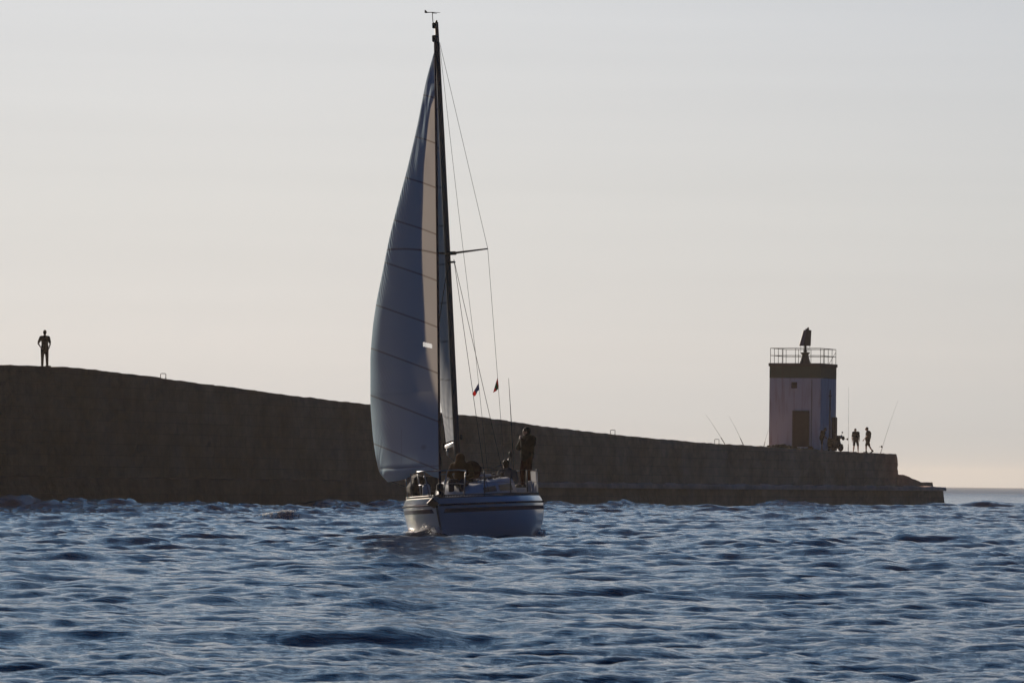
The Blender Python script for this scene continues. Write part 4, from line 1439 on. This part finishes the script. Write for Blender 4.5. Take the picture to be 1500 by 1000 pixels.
for i in range(nvv):
    v = (i / (nvv - 1))
    lf = tack.lerp(headp, v)
    pyr = 703 + (72 - 703) * v
    D = 25.0; t0 = float(entry(v)); hook = float(hook_deg(v))
    sm_t = np.clip((t0 + .035 - tt) / .07, 0, 1)
    dl = D * sm_t * sm_t * (3 - 2 * sm_t) * min(1, t0 / .03) - hook * np.clip((tt - float(hook_t0(v))) / (1 - float(hook_t0(v))), 0, None) ** 1.1
    th = AFT_RUN - float(np.mean(dl))                # angle of the chord so that the after part runs at AFT_RUN
    th = th + 2 * float(np.mean(dl))
    y_le = lf.y + 2.5
    for _ in range(5):                              # leech placed so the section makes the wanted angle with the keel line
        le = L(float(outp(pyr)), pyr, y_le)
        y_le = lf.y + (lf.x - le.x) / math.tan(R(th)) if v < .999 else lf.y
    le = L(float(outp(pyr)), pyr, y_le)
    al = np.radians(dl)
    sx = np.concatenate([[0], np.cumsum((np.cos(al[:-1]) + np.cos(al[1:])) / 2)])
    sy = np.concatenate([[0], np.cumsum((np.sin(al[:-1]) + np.sin(al[1:])) / 2)])
    ln = math.hypot(sx[-1], sy[-1]); cx_, cy_ = sx[-1] / ln, sy[-1] / ln
    a_ = (sx * cx_ + sy * cy_) / ln; b_ = (-sx * cy_ + sy * cx_) / ln
    ch_ = le - lf
    hd = Vector((ch_.x, ch_.y, 0)); nrm = Vector((hd.y, -hd.x, 0))
    if nrm.y > 0: nrm = -nrm
    Pj[i] = np.array(lf)[None, :] + np.array(ch_)[None, :] * a_[:, None] + np.array(nrm)[None, :] * b_[:, None]
# shape the foot: pull the lower edge to the photographed curve
ft = np.array([float(foot_drop(t)) for t in tt])
for j in range(nu):
    zt_ = L(600, ft[j], Pj[0, j, 1]).z
    dz = zt_ - Pj[0, j, 2]
    w_ = np.exp(-((Pj[:, j, 2] - Pj[0, j, 2]) / .55) ** 2)
    Pj[:, j, 2] += dz * w_ * .999
V = np.linspace(0, 1, nvv)[:, None]; U = tt[None, :]
# pleats running obliquely in from the leech
zc = Pj[..., 2]
sw = U * 5.0 * (1 - V) ** .8
ph = (zc * .62 - sw * 1.0) * 2 * np.pi / .17
nzv = np.zeros((nvv, nu))
for fr, am in ((.7, 1.3), (1.9, .7)):
    nzv += am * np.sin(fr * zc * 2.1 + 1.3 * np.sin(fr * sw * 1.7 + 2) + fr * 3)
env = np.exp(-((1 - U) / .30) ** 1.3) * np.clip((V - .03) / .10, 0, 1) * np.clip((1 - V) / .3, 0, 1) * np.clip((U - .40) / .25, 0, 1) * np.clip((1.0 - U) / .05, .12, 1) * (.55 + .45 * np.sin(zc * 1.3 + sw))
pl = .0095 * env * np.sin(ph + nzv) + .0045 * env * np.sin(ph * 1.73 - nzv)
# creases gathered at the clew, and a slack roll over the foot
dcl = np.hypot((1 - U) * 5, (zc - Pj[0, -1, 2]))
an_ = np.arctan2(zc - Pj[0, -1, 2], (1 - U) * 5 + .01)
pl += .012 * np.exp(-(dcl / 1.1) ** 2) * np.sin(an_ * 26 + 2 * np.sin(an_ * 7))
hf = zc - Pj[0:1, :, 2]
hc = np.maximum(.13, np.array([L(600, 684, Pj[0, j, 1]).z - Pj[0, j, 2] for j in range(nu)]))[None, :]
bel = np.clip((hc - hf) / hc, 0, 1)
pl += -.15 * bel ** 2 * np.clip(U / .12, 0, 1) - .025 * np.exp(-((hf - hc) / .05) ** 2) * np.sin(np.pi * U) ** .5
pl += .006 * np.sin(zc * 1.9 + U * 9) * np.sin(np.pi * U) + .004 * np.sin(zc * 4.3 - U * 17) * np.sin(np.pi * U)
Nn = np.zeros_like(Pj)
chv = Pj[:, -1] - Pj[:, 0]
Nn[..., 0] = chv[:, 1][:, None]; Nn[..., 1] = -chv[:, 0][:, None]
Nn /= np.maximum(np.linalg.norm(Nn, axis=-1, keepdims=True), 1e-6)
Nn *= -np.sign(Nn[..., 1:2] + 1e-9)
Pj += Nn * pl[..., None]
# seams of the cloth panels (pattern of the sail) in boat heights
seam = np.zeros((nvv, nu))
scr = (Pj[:, 0, 0][:, None] - Pj[..., 0]) * .988 - (Pj[..., 1] - Pj[:, 0, 1][:, None]) * .156
for py in (137, 205, 272, 342, 411, 480, 548, 619, 690):
    zi = L(640, py, 2.0).z
    q = Pj[..., 2] - .47 * scr - zi
    seam = np.maximum(seam, np.exp(-(q / .022) ** 2) * .9)
zi = L(638, 371.5, 2.5).z
q = Pj[..., 2] - .34 * scr + .09 * scr ** 2 - zi
seam = np.maximum(seam, np.exp(-(q / .024) ** 2) * (U < .985) * 1.0)
seam = np.maximum(seam, np.exp(-((hf - hc) / .018) ** 2) * .6)  # darker line drawn along the foot crease
seam = np.maximum(seam, np.exp(-(((scr - 1.15) / .012)) ** 2) * (hf < 1.4) * (hf > .42) * .25)
d2 = ((scr - .48) / .09) ** 2 + ((Pj[..., 2] - L(619, 655, 2).z) / .07) ** 2
seam = np.maximum(seam, np.exp(-d2 * d2) * .35)
# small clear window
tw_ = [L(617, 502, 2.4), L(631, 505, 2.4)]
zc_ = L(623.5, 506.5, 2.4).z
ok = (np.abs(scr - (639.5 - 623.5) * .0198) < .145) & (np.abs(Pj[..., 2] - zc_ - .30 * (scr - .32)) < .075)
mask = ok[:-1, :-1] & ok[1:, 1:] & ok[:-1, 1:] & ok[1:, :-1]
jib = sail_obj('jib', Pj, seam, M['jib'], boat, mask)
ii, jj = np.where(mask)
mbw = MB(); vid = {}
for a, b in zip(ii, jj):
    f = []
    for (r_, c_) in ((a, b), (a, b + 1), (a + 1, b + 1), (a + 1, b)):
        if (r_, c_) not in vid:
            vid[(r_, c_)] = len(mbw.v); mbw.v.append(Vector(Pj[r_, c_]))
        f.append(vid[(r_, c_)])
    mbw.face(f)
mbw.build('sail_window', M['vinyl'], jib)
fs0 = tack + (tack - headp).normalized() * .45
mb = MB().tube([fs0, tack.lerp(headp, .5), headp + (headp - tack).normalized() * .25], .034, 8); mb.build('forestay', M['navy'], boat, smooth=True)
mb = MB(); dn = (tack - headp).normalized()
mb.tube([tack + dn * .10, tack + dn * .14, tack + dn * .30, tack + dn * .34], [.05, .11, .11, .05], 14); mb.build('furling_drum', M['black'], boat, smooth=False)
# jib sheet from the clew
clew = Vector(Pj[2, -1])
mb = MB().tube([clew, clew.lerp(Vector((-1.35, 8.6, 1.5)), .5) + Vector((0, 0, -.12)), Vector((-1.35, 8.6, 1.5))], .012, 6); mb.build('jib_sheet', M['rope'], boat, smooth=True)

# standing rigging
mh = mast_pt(L(644, 62, YM).z) + Vector((.07, 0, 0))
ls = sp_root + Vector((.08, 0, -.18))


def chain(y, sgn=1): return Vector((sgn * (float(half(y, 1.25)) - .16), y, 1.28))


def wire(name, pts, r=.0065):
    return MB().tube(pts, r, 6).build(name, M['wire'], boat, smooth=True)


wire('cap_shroud', [mh, tipP, L(739.5, 692, YM + .3)])
wire('cap_shroud', [mh - Vector((.14, 0, 0)), tipS, Vector((-chain(YM + .3).x, YM + .3, 1.28))])
wire('lower_shroud', [ls, L(709.5, 693, 4.0), L(716, 720, 4.0)], .0085)
wire('lower_shroud', [ls + Vector((-.16, 0, 0)), chain(4.0, -1)])
wire('lower_shroud', [ls, L(733.5, 679, 5.3), L(737, 692, 5.3)], .0085)
wire('lower_shroud', [ls + Vector((-.16, 0, 0)), chain(5.3, -1)])
bs = [mh + Vector((-.03, .12, 0)), L(670.5, 300, 6.6), L(696, 512, 8.7), L(714.5, 692, 10.6)]
wire('backstay', bs, .0062)
# whip aerial at the stern
mb = MB().tube([L(752.5, 690, 10.4), L(748.5, 610, 10.4), L(745, 553.5, 10.4)], [.020, .013, .006], 6); mb.build('aerial', M['black'], boat, smooth=True)
mb = MB(); mb.ell(L(747.6, 666, 10.3), (.055, .055, .11)); mb.tube([L(746.8, 670, 10.3), L(743.5, 674, 10.3), L(745.5, 690, 10.3), L(745.5, 712, 10.3)], .016, 6)  # dark oval instrument pod on a bent post, gives no light
mb.build('instrument_pod', M['black'], boat, smooth=True)


# guard rails
def up_tube(mb, y, sgn, top, r=.014, lean=0.02):
    x = sgn * (float(half(y, 1.25)) - .06)
    mb.tube([(x, y, 1.25), (x + sgn * lean, y, top)], r, 8)
    return Vector((x + sgn * lean, y, top))


TZ = 2.02
for sgn in (1, -1):
    tops = []; mids = []
    for y in (2.3, 4.2, 6.2, 8.2):
        mb = MB(); p_ = up_tube(mb, y, sgn, TZ, .017); mb.build('stanchion', M['steel'] if sgn < 0 else M['spar'], boat, smooth=True)
        tops.append(p_); mids.append(Vector((p_.x, y, 1.66)))
    # pulpit
    mb = MB()
    pa = Vector((sgn * (float(half(1.25, 1.25)) - .06), 1.25, 1.25)); pb = Vector((sgn * .20, .25, 1.28))
    ptop = [Vector((sgn * (float(half(1.35, 1.25)) - .02), 1.35, TZ)), Vector((sgn * .62, .75, TZ + .03)), Vector((sgn * .34, .28, TZ + .03)), Vector((0.0, .08, TZ + .02))]
    mb.tube(ptop, .019, 8); mb.tube([pa, ptop[0]], .019, 8); mb.tube([pb, ptop[2]], .019, 8)
    mb.tube([pa.lerp(ptop[0], .5), Vector((sgn * .58, .72, 1.66)), pb.lerp(ptop[2], .5)], .014, 8)
    mb.build('pulpit', M['steel'], boat, smooth=True)
    # pushpit
    mb = MB()
    q0 = Vector((sgn * (float(half(9.6, 1.25)) - .05), 9.6, 1.25)); q1 = q0 + Vector((sgn * .02, 0, .80)); q2 = Vector((sgn * 1.32, 10.85, 2.05)); q3 = Vector((sgn * .35, 10.95, 2.05))
    mb.tube([q0, q1, q2, q3], .017, 8); mb.tube([Vector((sgn * 1.32, 10.85, 1.25)), q2], .017, 8); mb.tube([q0.lerp(q1, .5), Vector((sgn * 1.32, 10.85, 1.66))], .014, 8)
    mb.build('pushpit', M['steel'], boat, smooth=True)
    MB().tube([ptop[0]] + tops + [q1], .0065, 6).build('lifeline', M['wire'], boat, smooth=True)
    MB().tube([pa.lerp(ptop[0], .5)] + mids + [q0.lerp(q1, .5)], .0065, 6).build('lifeline', M['wire'], boat, smooth=True)
    # weather cloth laced along the after lifelines
    ys = np.linspace(6.9, 9.55, 24)
    rows = [[(sgn * (float(half(y, 1.25)) - .05 + .015 * math.sin(y * 11)), y, z) for y in ys] for z in np.linspace(1.36, 1.98, 8)]
    MB().grid(np.array(rows)).build('weather_cloth', M['weathercloth'] if sgn > 0 else M['dacron_grey'], boat, smooth=True)
# dark rounded bulk filling the dark area by the starboard rail forward
mb = MB()
mb.cone((-.82, 2.2, 1.55), (-1.22, 3.6, 1.58), .22, .25); mb.cone((-.80, 2.25, 1.80), (-1.15, 3.5, 1.85), .15, .18)
fused(mb, 'dark_bulk', M['dacron_grey'], boat, .03, 4)
# bow roller and anchor
mb = MB(); mb.box((0, -.10, 1.24), (.17, .5, .10)); mb.tube([(-.09, -.30, 1.20), (.09, -.30, 1.20)], .05, 10); mb.build('bow_roller', M['steel'], boat, bevel=.01)
mb = MB(); mb.tube([(0, .5, 1.34), (0, -.25, 1.30), (0, -.45, 1.16)], .03, 8)
mb.prism([(-.20, -.36, 1.10), (0, -.55, 1.26), (.16, -.34, 1.08), (0, -.22, .96)], (0, .06, .03)); mb.build('anchor', M['iron'], boat, bevel=.012)
mb = MB(); mb.lathe((.05, .75, 1.28), [(.12, 0), (.12, .08), (.07, .1), (.07, .17), (.1, .19), (.1, .22)], 14); mb.build('windlass', M['black'], boat)
for i, (x, y) in enumerate(((-1.48, 5.0), (1.62, 7.6), (1.5, 8.4), (-.42, 1.0))):
    mb = MB(); mb.lathe((x, y, 1.27), [(.03, 0), (.10, .05), (.12, .12), (.12, .32), (.09, .40), (.03, .43)], 14); mb.build('fender', M['fender'], boat, smooth=True)
mb = MB()
p0 = L(694, 680, 7.0); p1 = L(705, 684.5, 7.0); p2 = L(722, 685, 7.0); p3 = L(735, 680.5, 7.0)
mb.tube([p0, p1, p2, p3], .016, 6); mb.build('slack_line', M['rope'], boat, smooth=True); mb = MB(); mb.tube([L(695, 690, 6.2), L(704, 701, 6.2), L(711, 707, 6.0)], .018, 6); mb.build('slack_line', M['rope'], boat, smooth=True)

# ------------------------------------------------------------------ flags
def flag(name, label, pts, mats, halyard=None):
    """small limp flag: rows of points from the hoist to the fly, in the boat frame"""
    P = np.array([[tuple(TB @ q) for q in r] for r in pts])
    # refine
    def refine(P):
        nr, nc = P.shape[:2]; nr2, nc2 = nr * 4 - 3, nc * 6 - 5
        A = np.zeros((nr2, nc2, 3))
        for i in range(nr2):
            for j in range(nc2):
                a, b = i / 4, j / 6
                i0, j0 = min(int(a), nr - 2), min(int(b), nc - 2); fa, fb = a - i0, b - j0
                A[i, j] = (P[i0, j0] * (1 - fa) * (1 - fb) + P[i0 + 1, j0] * fa * (1 - fb) + P[i0, j0 + 1] * (1 - fa) * fb + P[i0 + 1, j0 + 1] * fa * fb)
                A[i, j, 1] += .03 * math.sin(j * 1.1 + i * .5)
        return A
    A = refine(P)
    mb = MB(); nr, nc = A.shape[:2]
    org = Vector(A[0, 0])
    mb.v.extend(Vector(p) - org for p in A.reshape(-1, 3))
    for i in range(nr - 1):
        for j in range(nc - 1):
            a = i * nc + j
            mb.face((a, a + 1, a + nc + 1, a + nc), min(len(mats) - 1, int(j * len(mats) / (nc - 1))))
    o = mb.build(name, [M[m] for m in mats], smooth=True, loc=org)
    tag(o, label, 'flag', 'small flags on the rigging')
    return o


yb = 9.2
flag('flag', 'limp dark blue and red flag hanging on a wire nearer the mast',
     [[L(701.0, 560.5, yb), L(697.5, 567, yb), L(694.5, 572, yb), L(691.6, 577, yb)],
      [L(701.8, 571, yb), L(699.5, 573, yb), L(697.5, 578, yb), L(695, 580.5, yb)]], ['flagblue', 'flagblue', 'flagblue', 'flagred', 'flagred'])
yb = YM + .33
flag('flag', 'limp dark red and green flag on the outermost right wire',
     [[L(729.0, 552, yb), L(726.8, 559, yb), L(724.5, 567, yb), L(722.2, 575, yb)],
      [L(730.6, 566, yb), L(730, 569, yb), L(727.5, 572, yb), L(724.0, 574, yb)]], ['flagdkred', 'flaggreen', 'flagdkred'])

# ------------------------------------------------------------------ crew and loose gear
def bw(x, y, z): return TB @ Vector((x, y, z))


# hooded figure sitting on the forward end of the cabin roof
pa = L(675.5, 700, 4.05); seat = TB @ Vector((pa.x, 4.05, 0)); seat.z = 0
g0 = TB @ Vector((pa.x, 4.0, 1.62))
Jh = pose(pelvis=(0, 0, .10), chest=(0.0, -.03, .42), neck=(0, -.05, .57), head=(-.0, -.07, .72), lsh=(-.19, -.03, .54), rsh=(.19, -.03, .54),
          lel=(-.27, -.08, .28), lwr=(-.14, -.27, .16), rel=(.27, -.08, .28), rwr=(.14, -.27, .16), lhip=(-.09, -.03, .08), rhip=(.09, -.03, .08),
          lkn=(-.13, -.46, .10), rkn=(.13, -.46, .10), lan=(-.12, -.50, -.27), ran=(.12, -.50, -.27))
h_ = figure('person with an orange hood raised, sitting in front of the mast', 'crew of the sailboat', g0, R(-12), Jh, (.6, 1, -.1),
            [('hooded_jacket', M['jacket_orange'], ('torso', 'sleeves', 'hood')), ('trousers', M['jacket_navy'], ('trousers',)), ('boot', M['black'], ('boots',))],
            None, scale=1.10, voxel=.012, wide=1.16)
# navy waistcoat over the right side
# red bundle behind
g1 = TB @ L(690.5, 684, 5.9)
mb = MB(); mb.ell((0, 0, 0), (.26, .2, .20)); mb.ell((.12, 0, -.06), (.2, .18, .15)); mb.ell((-.15, .05, -.05), (.18, .15, .14)); mb.ell((0, 0, -.2), (.28, .2, .16))
o = fused(mb, 'bundle', M['red_bundle'], None, .02, 6, loc=g1); tag(o, 'dark red bundle on the cabin roof right behind the hooded person', 'bundle')
# person sitting in the cockpit
pc = L(741, 700, 8.7); g2 = TB @ Vector((pc.x, 8.75, 1.42))
hz = (TB @ L(740, 673.5, 8.7)).z
Jc = pose(pelvis=(0, 0, .10), chest=(.03, 0, .42), neck=(.0, -.02, .58), head=(-.03, -.03, .735), lsh=(-.17, -.05, .53), rsh=(.21, .03, .52),
          lel=(-.22, -.16, .28), lwr=(-.12, -.32, .22), rel=(.30, -.05, .27), rwr=(.22, -.28, .18), lhip=(-.09, -.03, .08), rhip=(.09, -.03, .08),
          lkn=(-.12, -.44, .12), rkn=(.12, -.44, .12), lan=(-.12, -.46, -.26), ran=(.12, -.46, -.26))
figure('dark haired person sitting low in the cockpit behind the cabin', 'crew of the sailboat', g2, R(-20), Jc, (-.7, 1, 0),
       [('top', M['jacket_grey'], ('torso', 'sleeves', 'collar')), ('trousers', M['jacket_navy'], ('trousers',))], M['hairdark'],
       scale=max(.8, min(1.25, (hz - g2.z) / .85)), voxel=.012)
# man standing at the stern, hands raised to his mouth, looking to the left
zf = 1.51
pf = L(771, 690, 9.6); g3 = TB @ Vector((pf.x, 9.6, zf))
hz = (TB @ L(770, 624.5, 9.6)).z
sc3 = (hz - g3.z) / 1.775
Jk = pose(pelvis=(-.01, 0, .96), chest=(.02, .0, 1.28), neck=(.0, 0, 1.46), head=(-.03, .0, 1.625), lsh=(-.10, .16, 1.41), rsh=(.12, -.17, 1.41),
          lel=(-.24, .12, 1.16), lwr=(-.17, .02, 1.40), rel=(-.10, -.30, 1.18), rwr=(-.17, -.10, 1.41),
          lhip=(-.04, .09, .92), rhip=(.05, -.08, .92), lkn=(-.13, .10, .52), lan=(-.12, .12, .09), rkn=(.04, -.13, .50), ran=(.06, -.12, .09))
figure('man in a dark jacket standing at the stern with hands raised to his mouth', 'crew of the sailboat', g3, 0, Jk, (-1, .18, -.02),
       [('jacket', M['jacket_black'], ('torso', 'sleeves', 'collar', 'bulky')), ('trousers', M['shorts_red'], ('trousers',)), ('boot', M['black'], ('boots',))], M['hairdark'],
       scale=sc3, voxel=.010, hands_curl=.9, wide=1.08)

# ------------------------------------------------------------------ foam
pts = []
bpw = TB @ Vector((0, .95, 0))
for i in range(1500):
    s = random.random() ** 1.3
    lx = -(0.03 + s * 1.35) + random.gauss(0, .09); ly = .75 + s * 2.3 + random.gauss(0, .10)
    q = TB @ Vector((lx, ly, 0)); z = sea_z(q.x, q.y)
    q.z = z + abs(random.gauss(0, .09)) * (1 - s * .6)
    pts.append((q, random.uniform(.005, .024)))
for i in range(160):
    s = random.random()
    q = TB @ Vector((.12 + s * 1.1 + random.gauss(0, .06), .9 + s * 1.9, 0)); q.z = sea_z(q.x, q.y) + abs(random.gauss(0, .03))
    pts.append((q, random.uniform(.006, .02)))
for i in range(120):
    q = at(random.gauss(790, 4), 780, 172.5 + random.gauss(0, .4)); q.z = sea_z(q.x, q.y) + abs(random.gauss(0, .10)); pts.append((q, random.uniform(.01, .04)))
foam_blobs('bow_spray', pts, label='white spray and foam thrown up round the bow of the sailboat', cat='spray')
pts = []
cw0 = CW[2][0]
for i in range(330):
    s = random.random()
    cc = random.choice(((390, 5), (402, 9), (414, 8), (425, 5))); px = random.gauss(*cc); base = at(px, 764, cw0.y)
    x = base.x; y = cw0.y - .2 + random.gauss(0, .28) + .12 * (x - cw0.x)
    z = sea_z(x, y); pts.append((Vector((x, y, z + abs(random.gauss(0, .022)))), random.uniform(.010, .034)))
foam_blobs('whitecap', pts, label='sunlit white foam breaking on a wave left of the sailboat', cat='foam')

# ------------------------------------------------------------------ haze
mh_, nth, b_ = new_mat('haze_air')
nth.nodes.remove(b_)
pv = N(nth, 'ShaderNodeVolumePrincipled')
pv.inputs['Color'].default_value = (1.0, 0.85, 0.70, 1)
pv.inputs['Density'].default_value = 0.000062
pv.inputs['Anisotropy'].default_value = 0.5
nth.links.new(pv.outputs[0], nth.nodes['Material Output'].inputs['Volume'])
mb = MB(); mb.box((0, 0, 8.7), (12400, 12400, 21.4)); hz_o = mb.build('haze', mh_); tag(hz_o, kind='stuff', label='thin sea haze in the air', cat='haze')
